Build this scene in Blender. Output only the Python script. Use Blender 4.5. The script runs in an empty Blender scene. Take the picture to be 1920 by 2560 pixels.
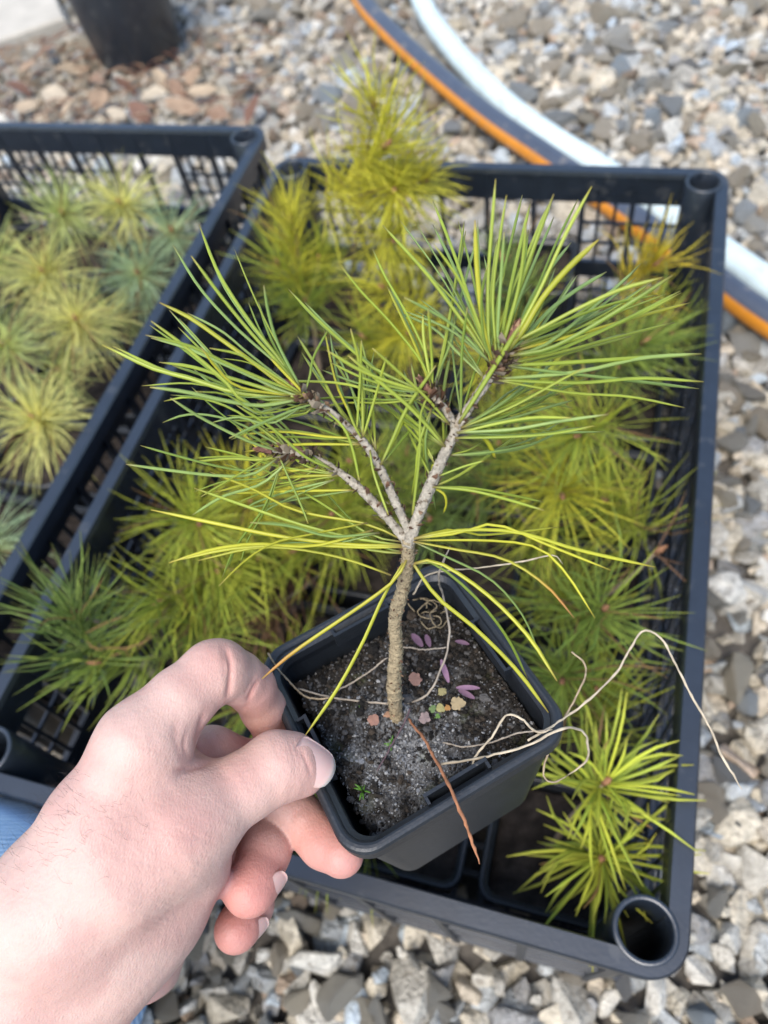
import bpy, bmesh, math, random
import numpy as np
from mathutils import Vector, Matrix, noise
random.seed(7); rng = np.random.default_rng(7)
scn = bpy.context.scene
COL = scn.collection

# ------------------------------------------------------------------ camera
H = 0.21                      # crate rim height above the gravel
F = 1900.0                    # focal length in photo pixels (1920 x 2560)
RC = np.array([[0.956331, 0.25674, -0.139696], [0.144242, -0.830244, -0.538414], [-0.254214, 0.494752, -0.831021]])
TC = np.array([-0.22952, 0.138362, 0.440112])
CAM = -RC.T @ TC + np.array([0, 0, H])
cd = bpy.data.cameras.new('camera'); cam = bpy.data.objects.new('camera', cd); COL.objects.link(cam)
m = np.eye(4); m[:3, 0] = RC[0]; m[:3, 1] = -RC[1]; m[:3, 2] = -RC[2]; m[:3, 3] = CAM
cam.matrix_world = Matrix(m.tolist())
cd.sensor_fit = 'VERTICAL'; cd.lens = 6.8; cd.sensor_height = 6.8 * 2560 / F; cd.sensor_width = 6.8 * 1920 / F
cd.clip_start = 0.01; cd.clip_end = 500
cd.dof.use_dof = True; cd.dof.focus_distance = 0.232; cd.dof.aperture_fstop = 2.7
scn.camera = cam

# ------------------------------------------------------------------ light
SUN_EL, SUN_AZ = math.radians(60), math.radians(-172)     # behind thin cloud, from behind the photographer
wd = bpy.data.worlds.new('World'); scn.world = wd; wd.use_nodes = True
nt = wd.node_tree; nt.nodes.clear()
sky = nt.nodes.new('ShaderNodeTexSky'); sky.sky_type = 'NISHITA'; sky.sun_disc = False
sky.sun_elevation = SUN_EL; sky.sun_rotation = SUN_AZ; sky.dust_density = 1.2; sky.air_density = 1.0; sky.ozone_density = 1.0
bg = nt.nodes.new('ShaderNodeBackground'); bg.inputs[1].default_value = 0.095
wo = nt.nodes.new('ShaderNodeOutputWorld'); nt.links.new(sky.outputs[0], bg.inputs[0]); nt.links.new(bg.outputs[0], wo.inputs[0])
sd = bpy.data.lights.new('sun', 'SUN'); sd.energy = 1.4; sd.angle = math.radians(38); sd.color = (1, 0.94, 0.86)
sun = bpy.data.objects.new('sun', sd); COL.objects.link(sun)
sdir = Vector((math.sin(SUN_AZ) * math.cos(SUN_EL), math.cos(SUN_AZ) * math.cos(SUN_EL), math.sin(SUN_EL)))
sun.rotation_euler = (-sdir).to_track_quat('-Z', 'Y').to_euler()
vs = scn.view_settings; vs.view_transform = 'Standard'; vs.look = 'None'; vs.gamma = 1; vs.use_curve_mapping = False
vs.exposure = 1.72

# ------------------------------------------------------------------ helpers
K = 1.15732                   # measured picture (1659 wide) -> photo pixels
def U(x, y, d):               # a sight line's point at depth d (metres along the lens axis)
    c = np.array([(x * K - 960) / F * d, (y * K - 1280) / F * d, d])
    return RC.T @ (c - TC) + np.array([0, 0, H])
def RZ(x, y, z):              # the sight line's point at height z
    d = RC.T @ np.array([(x * K - 960) / F, (y * K - 1280) / F, 1.0])
    return CAM + d * ((z - CAM[2]) / d[2])
def PR(p):                    # world -> (x, y, depth)
    c = RC @ (np.asarray(p, float) - np.array([0, 0, H])) + TC
    return ((c[0] / c[2] * F + 960) / K, (c[1] / c[2] * F + 1280) / K, c[2])
def C2W(c): return (np.asarray(c) - TC) @ RC + np.array([0, 0, H])

def tag(o, label=None, cat=None, group=None, kind=None):
    if label: o['label'] = label
    if cat: o['category'] = cat
    if group: o['group'] = group
    if kind: o['kind'] = kind
    return o
def empty(name, loc=(0, 0, 0), label=None, cat=None, group=None):
    o = bpy.data.objects.new(name, None); COL.objects.link(o); o.location = loc; o.empty_display_size = 0.02
    return tag(o, label, cat, group)
def link(name, me, mat, parent=None):
    o = bpy.data.objects.new(name, me); COL.objects.link(o)
    if mat is not None and len(me.materials) == 0: me.materials.append(mat)
    if parent is not None:
        o.parent = parent
        lp = parent.location
        q = parent
        off = Vector(lp)
        while q.parent is not None:
            q = q.parent; off = off + q.location
        o.location = -off
    return o
class MB:
    def __init__(s): s.v = []; s.f = []; s.c = []; s.n = 0
    def add(s, v, f, c=None):
        v = np.asarray(v, float); s.v.append(v)
        for q in f: s.f.append([i + s.n for i in q])
        if c is None: c = (0.5, 0.5, 0.5)
        c = np.asarray(c, float)
        if c.ndim == 1: c = np.tile(c, (len(v), 1))
        s.c.append(c); s.n += len(v)
    def box(s, a, b, c=None):
        a, b = np.minimum(a, b), np.maximum(a, b)
        v = [(x, y, z) for x in (a[0], b[0]) for y in (a[1], b[1]) for z in (a[2], b[2])]
        s.add(v, [(0, 1, 3, 2), (4, 6, 7, 5), (0, 4, 5, 1), (2, 3, 7, 6), (0, 2, 6, 4), (1, 5, 7, 3)], c)
    def mesh(s, name, smooth=False):
        me = bpy.data.meshes.new(name)
        V = np.concatenate(s.v) if s.v else np.zeros((0, 3))
        me.from_pydata(V.tolist(), [], s.f)
        a = me.color_attributes.new('col', 'FLOAT_COLOR', 'POINT')
        Cc = np.concatenate(s.c); a.data.foreach_set('color', np.c_[Cc, np.ones(len(Cc))].ravel())
        if smooth: me.polygons.foreach_set('use_smooth', [True] * len(me.polygons))
        me.update(); return me
    def build(s, name, mat, parent=None, smooth=False): return link(name, s.mesh(name, smooth), mat, parent)

def spline(P, n):             # Catmull-Rom through P, n samples
    P = np.asarray(P, float)
    if len(P) == 2: return P[0] + (P[1] - P[0]) * np.linspace(0, 1, n)[:, None]
    Q = np.vstack([2 * P[0] - P[1], P, 2 * P[-1] - P[-2]])
    L = np.r_[0, np.cumsum(np.linalg.norm(np.diff(P, axis=0), axis=1))]; L /= L[-1]
    out = []
    for u in np.linspace(0, 1, n):
        i = min(np.searchsorted(L, u, side='right') - 1, len(P) - 2); i = max(i, 0)
        t = (u - L[i]) / max(L[i + 1] - L[i], 1e-9)
        a, b, c, d = Q[i], Q[i + 1], Q[i + 2], Q[i + 3]
        out.append(0.5 * (2 * b + (c - a) * t + (2 * a - 5 * b + 4 * c - d) * t * t + (3 * b - a - 3 * c + d) * t ** 3))
    return np.array(out)
def tube(mb, P, r, k=6, col=None, flat=None, cap=True, up=None, jitter=0):
    P = np.asarray(P, float); n = len(P); r = np.broadcast_to(np.asarray(r, float), (n,))
    T = np.gradient(P, axis=0); T /= np.linalg.norm(T, axis=1)[:, None] + 1e-12
    u = np.array([0.3, 0.2, 0.93]) if up is None else np.asarray(up, float)
    vs_, fs, cs = [], [], []
    ang = np.linspace(0, 2 * math.pi, k, endpoint=False)
    for i in range(n):
        a = np.cross(T[i], u); la = np.linalg.norm(a)
        if la < 1e-6: a = np.cross(T[i], [1, 0.1, 0]); la = np.linalg.norm(a)
        a /= la; b = np.cross(T[i], a); u = -b if np.dot(-b, u) > 0 else b
        rr = r[i] * (1 + (rng.uniform(-jitter, jitter, k) if jitter else 0))
        fl = 1 if flat is None else flat
        vs_.append(P[i] + (np.cos(ang) * rr)[:, None] * a + (np.sin(ang) * rr * fl)[:, None] * b)
        if col is not None:
            c = np.asarray(col, float); cs.append(np.tile(c if c.ndim == 1 else c[i], (k, 1)))
    for i in range(n - 1):
        for j in range(k):
            j2 = (j + 1) % k
            fs.append((i * k + j, i * k + j2, (i + 1) * k + j2, (i + 1) * k + j))
    if cap: fs.append(tuple(range(k - 1, -1, -1))); fs.append(tuple((n - 1) * k + j for j in range(k)))
    mb.add(np.concatenate(vs_), fs, np.concatenate(cs) if cs else None)
def rrect(hx, hy, r, n=6):    # rounded rectangle loop, counter-clockwise
    out = []
    for cx, cy, a0 in ((hx - r, hy - r, 0), (-hx + r, hy - r, 90), (-hx + r, -hy + r, 180), (hx - r, -hy + r, 270)):
        for i in range(n + 1):
            a = math.radians(a0 + 90 * i / n); out.append((cx + r * math.cos(a), cy + r * math.sin(a)))
    return np.array(out)
def loft(mb, loops, closed_profile=False, cap_first=False, cap_last=False, col=None):
    n = len(loops[0]); fs = []
    m_ = len(loops)
    for i in range(m_ if closed_profile else m_ - 1):
        i2 = (i + 1) % m_
        for j in range(n):
            j2 = (j + 1) % n; fs.append((i * n + j, i * n + j2, i2 * n + j2, i2 * n + j))
    if cap_first: fs.append(tuple(range(n - 1, -1, -1)))
    if cap_last: fs.append(tuple((m_ - 1) * n + j for j in range(n)))
    mb.add(np.concatenate(loops), fs, col)

# ------------------------------------------------------------------ materials
def N(nt, t, **kw):
    n = nt.nodes.new(t)
    for k_, v in kw.items():
        if k_ in n.inputs: n.inputs[k_].default_value = v
        else: setattr(n, k_, v)
    return n
def mat(name, color=None, rough=0.6, attr=False, var=0.15, nscale=60, bump=0.0, bscale=300, spec=0.5, trans=0.0, sss=0.0, sssr=(1, .35, .2), sscale=0.004, specks=None, bdist=.001):
    m_ = bpy.data.materials.new(name); m_.use_nodes = True; t = m_.node_tree; t.nodes.clear()
    out = N(t, 'ShaderNodeOutputMaterial'); p = N(t, 'ShaderNodeBsdfPrincipled', Roughness=rough)
    p.inputs['Specular IOR Level'].default_value = spec
    co = N(t, 'ShaderNodeTexCoord')
    if attr:
        a = N(t, 'ShaderNodeAttribute', attribute_name='col'); csrc = a.outputs['Color']
    else:
        r = N(t, 'ShaderNodeRGB'); r.outputs[0].default_value = (*color, 1); csrc = r.outputs[0]
    nz = N(t, 'ShaderNodeTexNoise', Scale=nscale, Detail=5.0, Roughness=0.65); t.links.new(co.outputs['Object'], nz.inputs['Vector'])
    mr = N(t, 'ShaderNodeMapRange'); mr.inputs['From Min'].default_value = 0.25; mr.inputs['From Max'].default_value = 0.75
    mr.inputs['To Min'].default_value = 1 - var; mr.inputs['To Max'].default_value = 1 + var
    t.links.new(nz.outputs['Fac'], mr.inputs['Value'])
    mx = N(t, 'ShaderNodeVectorMath', operation='SCALE'); t.links.new(csrc, mx.inputs[0]); t.links.new(mr.outputs[0], mx.inputs['Scale'])
    last = mx.outputs[0]
    if specks:
        sc_, thr, colr, amt = specks
        n2 = N(t, 'ShaderNodeTexNoise', Scale=sc_, Detail=3.0); t.links.new(co.outputs['Object'], n2.inputs['Vector'])
        m2 = N(t, 'ShaderNodeMapRange'); m2.inputs['From Min'].default_value = thr; m2.inputs['From Max'].default_value = thr + 0.08; m2.inputs['To Max'].default_value = amt
        t.links.new(n2.outputs['Fac'], m2.inputs['Value'])
        mm = N(t, 'ShaderNodeMix', data_type='RGBA'); mm.inputs['B'].default_value = (*colr, 1)
        for i_ in mm.inputs:
            if i_.identifier == 'A_Color': t.links.new(last, i_)
            if i_.identifier == 'B_Color': i_.default_value = (*colr, 1)
            if i_.identifier == 'Factor_Float': t.links.new(m2.outputs[0], i_)
        last = [o_ for o_ in mm.outputs if o_.identifier == 'Result_Color'][0]
    t.links.new(last, p.inputs['Base Color'])
    if bump > 0:
        n3 = N(t, 'ShaderNodeTexNoise', Scale=bscale, Detail=4.0); t.links.new(co.outputs['Object'], n3.inputs['Vector'])
        b = N(t, 'ShaderNodeBump', Strength=bump, Distance=bdist); t.links.new(n3.outputs['Fac'], b.inputs['Height']); t.links.new(b.outputs[0], p.inputs['Normal'])
    if sss > 0:
        p.inputs['Subsurface Weight'].default_value = sss; p.inputs['Subsurface Radius'].default_value = sssr; p.inputs['Subsurface Scale'].default_value = sscale
    if trans > 0:
        tr = N(t, 'ShaderNodeBsdfTranslucent'); t.links.new(last, tr.inputs['Color'])
        ms = N(t, 'ShaderNodeMixShader'); ms.inputs[0].default_value = trans
        t.links.new(p.outputs[0], ms.inputs[1]); t.links.new(tr.outputs[0], ms.inputs[2]); t.links.new(ms.outputs[0], out.inputs[0])
    else: t.links.new(p.outputs[0], out.inputs[0])
    return m_
M = {}
M['plastic'] = mat('black_plastic', (0.011, 0.016, 0.024), 0.36, var=0.3, nscale=45, bump=0.07, bscale=500, spec=0.95, specks=(75, 0.60, (0.06, 0.062, 0.062), 0.45))
M['potplastic'] = mat('pot_plastic', (0.013, 0.016, 0.020), 0.42, var=0.3, nscale=60, bump=0.15, bscale=700, spec=0.55, specks=(420, 0.72, (0.16, 0.15, 0.13), 0.6))
M['stone'] = mat('crushed_stone', attr=True, rough=0.88, var=0.45, nscale=120, bump=1.0, bscale=330, spec=0.25, specks=(170, 0.58, (0.20, 0.175, 0.14), 0.6), bdist=.0035)
M['ground'] = mat('gravel_bed', (0.09, 0.08, 0.068), 0.95, var=0.5, nscale=90, bump=1.0, bscale=150)
M['needle'] = mat('pine_needle', attr=True, rough=0.42, var=0.12, nscale=150, trans=0.22, spec=0.5)
M['bgneedle'] = mat('pine_needle_soft', attr=True, rough=0.5, var=0.1, nscale=60, trans=0.3, spec=0.4)
M['bark'] = mat('pine_bark', attr=True, rough=0.85, var=0.4, nscale=700, bump=1.0, bscale=900, spec=0.2, specks=(900, 0.6, (0.10, 0.075, 0.05), 0.8))
M['dry'] = mat('dry_plant', attr=True, rough=0.75, var=0.25, nscale=200, trans=0.15, spec=0.25)
M['soil'] = mat('potting_soil', attr=True, rough=0.95, var=0.4, nscale=400, bump=1.0, bscale=900, spec=0.15)
M['hose'] = mat('hose', attr=True, rough=0.42, var=0.12, nscale=50, spec=0.5, specks=(70, 0.60, (.27, .24, .19), .35))
M['concrete'] = mat('concrete', (0.42, 0.39, 0.33), 0.9, var=0.15, nscale=25, bump=0.5, bscale=200)
M['leaf'] = mat('dry_leaf', attr=True, rough=0.7, var=0.25, nscale=90, trans=0.2)
M['cuff'] = mat('black_cuff', (0.012, 0.012, 0.014), 0.7, var=0.2)
M['nail'] = mat('nail', attr=True, rough=0.28, var=0.03, nscale=100, sss=0.3, sscale=0.002, spec=0.5)
M['hair'] = mat('hair', (0.035, 0.025, 0.02), 0.5, var=0.1)

# ------------------------------------------------------------------ ground
CR = dict(right=(0.0, 0.0), left=(-0.432, 0.05))   # tube-centre origins of the two crates
CW, CL = 0.365, 0.555
gb = MB(); gb.add([(-150, -150, -0.012), (150, -150, -0.012), (150, 150, -0.012), (-150, 150, -0.012)], [(0, 1, 2, 3)])
ground = gb.build('ground', M['ground']); tag(ground, kind='structure')
PAL = [((0.42, 0.365, 0.27), 5), ((0.35, 0.32, 0.26), 5), ((0.33, 0.335, 0.315), 2.4), ((0.44, 0.37, 0.27), 3), ((0.23, 0.22, 0.20), 2.2), ((0.48, 0.445, 0.37), 2.2), ((0.36, 0.395, 0.40), .8), ((0.36, 0.27, 0.19), 1)]
PALC = np.array([p[0] for p in PAL]) * 1.12 * np.array((.97, 1.0, 1.05)); PALW = np.array([p[1] for p in PAL], float); PALW /= PALW.sum()
def stone_mesh(detail):
    bm = bmesh.new(); n = random.randint(9, 13)
    sx, sy, sz = 1, random.uniform(0.62, 0.95), random.uniform(0.48, 0.8)
    for i in range(n):
        v = rng.normal(size=3); v /= np.linalg.norm(v); v *= rng.uniform(0.8, 1.05)
        bm.verts.new((v[0] * sx, v[1] * sy, v[2] * sz))
    r = bmesh.ops.convex_hull(bm, input=bm.verts)
    for v in [v for v in bm.verts if not v.link_faces]: bm.verts.remove(v)
    bmesh.ops.dissolve_limit(bm, angle_limit=0.22, verts=bm.verts, edges=bm.edges)
    if detail:
        bmesh.ops.bevel(bm, geom=list(bm.edges), offset=0.05, segments=1, affect='EDGES', profile=0.5)
        bmesh.ops.triangulate(bm, faces=bm.faces)
        bmesh.ops.subdivide_edges(bm, edges=[e for e in bm.edges if e.calc_length() > .38], cuts=1)
    bmesh.ops.triangulate(bm, faces=bm.faces)
    bm.verts.ensure_lookup_table(); bm.verts.index_update()
    V = np.array([v.co for v in bm.verts]); Fc = [[v.index for v in f.verts] for f in bm.faces]
    if detail:
        o_ = rng.uniform(0, 50); d = np.array([noise.fractal(Vector((p[0] * 2.6 + o_, p[1] * 2.6, p[2] * 2.6)), 1.0, 2.0, 3) for p in V]); V = V * (1 + 0.10 * d)[:, None]
    bm.free(); return V, Fc
STN = [stone_mesh(True) for i in range(36)]; STF = [stone_mesh(False) for i in range(24)]
def rot3():
    a = rng.uniform(0, 2 * math.pi); tx, ty = rng.normal(0, 0.42, 2)
    return np.array((Matrix.Rotation(tx, 3, 'X') @ Matrix.Rotation(ty, 3, 'Y') @ Matrix.Rotation(a, 3, 'Z')))
def in_crate(x, y, pad):
    for ox, oy in CR.values():
        if ox - pad < x < ox + CW + pad and oy - pad < y < oy + CL + pad: return True
    return False
stones = []
for layer, (pitch, zoff, sm) in enumerate(((0.0165, -0.007, 1.0), (0.019, 0.000, 1.05), (0.0215, 0.007, 1.1))):
    for ix in range(int(2.6 / pitch)):
        for iy in range(int(2.5 / pitch)):
            x = -1.55 + ix * pitch + rng.uniform(-.5, .5) * pitch; y = -0.45 + iy * pitch + rng.uniform(-.5, .5) * pitch
            if x > 1.05 or in_crate(x, y, -0.025 if layer < 1 else 0.004): continue
            px, py, d = PR((x, y, 0))
            if d < 0.3 or not (-420 < px < 2080 and -260 < py < 2700): continue
            if layer == 2 and random.random() < 0.25: continue
            lit = px < 640 and py < 330
            s = float(np.clip(rng.lognormal(math.log(0.0120), 0.45), 0.006, 0.030)) * sm
            if in_crate(x, y, 0.022): s = min(s, .013)
            if lit and layer == 2 and random.random() < 0.35: continue
            stones.append((x, y, zoff + rng.uniform(-.003, .003), s, px, py, d))
stones = np.array(stones)
vis = (stones[:, 4] > -10) & (stones[:, 4] < 1669) & (stones[:, 5] > -10) & (stones[:, 5] < 2222) & (stones[:, 2] > 0.004)
def shown(px, py):            # outside the crates' and the hand's outline
    if py > 1700: return px > 330 and (py > 1870 + (px - 600) * 0.30 or px > 1490)
    if px > 1500: return px > 1560 - max(0, (py - 400)) * 0.045
    return py < 240 if px < 570 else py < 340
sz = stones[:, 3] / stones[:, 6] * np.array([1.0 if (v_ and shown(a_, b_)) else 0.0 for v_, a_, b_ in zip(vis, stones[:, 4], stones[:, 5])])
big = set(np.argsort(-sz)[:300].tolist())
protos = []
for k_ in range(72):
    V, Fc = STN[k_ % len(STN)]; b = MB(); c = PALC[rng.choice(len(PALC), p=PALW)] * rng.uniform(0.85, 1.15)
    b.add(V, Fc, c); me = b.mesh('stone'); me.materials.append(M['stone']); protos.append(me)
PI = rng.choice(len(PALC), len(stones), p=PALW)
gV, gF, gC, gN = [], [], [], 0
STN_ = [(V, np.array(Fc)) for V, Fc in STN]; STF_ = [(V, np.array(Fc)) for V, Fc in STF]
for i, s_ in enumerate(stones):
    x, y, z, s = s_[:4]; Rm = rot3()
    if i in big:
        o = bpy.data.objects.new('stone', protos[random.randrange(72)]); COL.objects.link(o); o.parent = ground
        mm = np.eye(4); mm[:3, :3] = Rm * s; mm[:3, 3] = (x, y, z); o.matrix_local = Matrix(mm.tolist())
    else:
        V, Fc = random.choice(STN_ if (s_[6] < 0.8 and s_[2] > 0.0) else STF_)
        gV.append((V * s) @ Rm.T + (x, y, z)); gF.append(Fc + gN); gN += len(V); gC.append(np.tile(PALC[PI[i]] * rng.uniform(0.85, 1.15), (len(V), 1)))
gV, gF, gC = np.concatenate(gV), np.concatenate(gF), np.concatenate(gC)
gm = bpy.data.meshes.new('gravel'); gm.vertices.add(len(gV)); gm.vertices.foreach_set('co', gV.ravel()); gm.loops.add(gF.size); gm.loops.foreach_set('vertex_index', gF.ravel())
gm.polygons.add(len(gF)); gm.polygons.foreach_set('loop_start', np.arange(0, gF.size, 3)); gm.polygons.foreach_set('loop_total', np.full(len(gF), 3)); gm.update(calc_edges=True)
gm.color_attributes.new('col', 'FLOAT_COLOR', 'POINT').data.foreach_set('color', np.c_[gC, np.ones(len(gC))].ravel()); gm.polygons.foreach_set('use_smooth', np.zeros(len(gF), bool))
print('gravel triangles', len(gF), 'stones', len(stones))
gv = link('gravel', gm, M['stone'], ground); tag(gv, kind='stuff')

# slab, round pot, leaf litter at the back left
sl = MB(); a = RZ(150, 62, 0.02); b0 = RZ(-160, 170, 0.02)
e1 = (b0 - a) / np.linalg.norm(b0 - a); e2 = np.array([-e1[1], e1[0], 0]);
if e2[1] < 0: e2 = -e2
q = [a, a + e1 * 0.6, a + e1 * 0.6 + e2 * 0.6, a + e2 * 0.6]
lp = lambda z, i: np.array([(*(p[:2] + (np.mean(q, axis=0)[:2] - p[:2]) * i), z) for p in q])
loft(sl, [lp(-0.01, 0), lp(0.036, 0), lp(0.04, 0.012)], cap_last=True)
tag(sl.build('paving_slab', M['concrete']), 'grey concrete paving slab behind the round black pot', 'slab')

def ring(c, r, z, n=48): return np.array([(c[0] + r * math.cos(2 * math.pi * i / n), c[1] + r * math.sin(2 * math.pi * i / n), z) for i in range(n)])
rp = RZ(305, 112, 0.012); rpt = empty('round_pot', (rp[0], rp[1], 0.012), 'tall round black plastic pot standing on the gravel near the slab', 'pot')
g = MB(); loft(g, [ring(rp, .055, .014), ring(rp, .071, .014), ring(rp, .073, .017), ring(rp, .0845, .155), ring(rp, .0845, .1585), ring(rp, .086, .1585), ring(rp, .088, .20), ring(rp, .085, .20), ring(rp, .068, .03)], cap_first=True, cap_last=True)
g.build('wall', M['plastic'], rpt, True)
g = MB(); loft(g, [ring(rp, .0875, .196), ring(rp, .0915, .196), ring(rp, .0915, .208), ring(rp, .0855, .208)], closed_profile=True); g.build('rim', M['plastic'], rpt, True)

LEAFC = [(0.25, 0.16, 0.105), (0.33, 0.23, 0.15), (0.40, 0.31, 0.21), (0.17, 0.09, 0.06), (0.45, 0.38, 0.28)]
def leaf_mesh(L, W, c):
    b = MB(); n = 7; vs_ = []; fs = []; curl = random.uniform(-.5, .9); tw = random.uniform(-.8, .8)
    for i in range(n):
        u = i / (n - 1); w = W * math.sin(math.pi * min(1, u * 0.94 + 0.03)) ** 0.8 * random.uniform(.85, 1.1)
        for j, s in enumerate((-1, -.5, 0, .5, 1)):
            vs_.append((L * (u - .5), w * s, L * 0.25 * curl * (u - .5) ** 2 * 2 + abs(s) * w * 0.5 * (0.5 + tw * u)))
    for i in range(n - 1):
        for j in range(4): fs.append((i * 5 + j, i * 5 + j + 1, i * 5 + j + 6, i * 5 + j + 5))
    b.add(vs_, fs, c); me = b.mesh('dry_leaf', True); me.materials.append(M['leaf']); return me
leafp = [leaf_mesh(random.uniform(.035, .065), random.uniform(.010, .019), LEAFC[i % 5]) for i in range(15)]
spots = [(100, 108), (60, 150), (160, 150), (40, 190), (115, 205), (205, 175), (215, 215), (150, 232), (270, 185), (330, 205), (380, 190), (395, 230), (440, 200), (300, 240), (250, 245), (470, 245), (520, 185), (60, 232), (12, 215), (90, 172), (185, 128), (420, 165), (345, 170), (545, 235), (560, 120), (480, 130), (1010, 605), (1440, 265)]
for i, (x, y) in enumerate(spots[:26]):
    p = RZ(x, y, 0.027); o = bpy.data.objects.new('dry_leaf', leafp[i % 15]); COL.objects.link(o); o.location = p
    o.rotation_euler = (random.uniform(-.4, .4), random.uniform(-.4, .4), random.uniform(0, 6.28))
    tag(o, 'dry %s leaf in the litter between the round pot and the crates' % ('reddish brown', 'mid brown', 'tan', 'dark brown', 'straw coloured')[i % 15 % 5], 'leaf', 'dry leaves on the gravel')
lb = MB()
for i in range(420):
    x, y = random.uniform(-40, 640), random.uniform(60, 265)
    if random.random() < (x - 300) / 500: continue
    p = RZ(x, y, 0.024); a = random.uniform(0, 6.28); L = random.uniform(.02, .055)
    d = np.array([math.cos(a), math.sin(a), random.uniform(-.15, .15)]) * L / 2
    tube(lb, [p - d, p + (0, 0, .004), p + d], 0.0009, 4, random.choice([(0.20, .09, .055), (.28, .16, .09), (.36, .26, .17)]))
tag(lb.build('needle_litter', M['leaf']), 'scattered reddish brown dead needles lying on the gravel', 'litter', kind='stuff')

# hoses
def hose(name, pts, r, cfun, label, k=20):
    P = spline(pts, 60); b = MB(); n = len(P); T = np.gradient(P, axis=0); T /= np.linalg.norm(T, axis=1)[:, None]
    vs_, fs, cs = [], [], []
    for i in range(n):
        s = np.cross(T[i], [0, 0, 1.0]); s /= np.linalg.norm(s); u = np.cross(s, T[i])
        for j in range(k):
            a = 2 * math.pi * j / k; vs_.append(P[i] + r * (math.cos(a) * s + math.sin(a) * u)); cs.append(cfun(a))
    for i in range(n - 1):
        for j in range(k): fs.append((i * k + j, i * k + (j + 1) % k, (i + 1) * k + (j + 1) % k, (i + 1) * k + j))
    fs.append(tuple(range(k - 1, -1, -1))); fs.append(tuple((n - 1) * k + j for j in range(k)))
    b.add(vs_, fs, cs); tag(b.build(name, M['hose'], None, True), label, 'hose')
hz = 0.034
wp = [RZ(x, y, hz) for x, y in ((880, -90), (918, 20), (985, 115), (1085, 220), (1190, 300), (1290, 362), (1450, 470), (1590, 568), (1680, 632), (1800, 720))]
hose('pale_hose', wp, 0.0165, lambda a: (0.52, 0.62, 0.62), 'thick pale blue white hose curving over the gravel')
dp = [RZ(x, y, hz) for x, y in ((735, -90), (785, 5), (845, 72), (940, 160), (1060, 258), (1180, 340), (1330, 445), (1470, 548), (1600, 650), (1690, 712), (1820, 800))]
hose('striped_hose', dp, 0.0155, lambda a: (0.62, 0.235, 0.02) if (math.degrees(a) <= 38 or math.degrees(a) >= 330) else (0.055, 0.068, 0.095), 'dark grey hose with orange stripe beside the pale hose', k=36)

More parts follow.
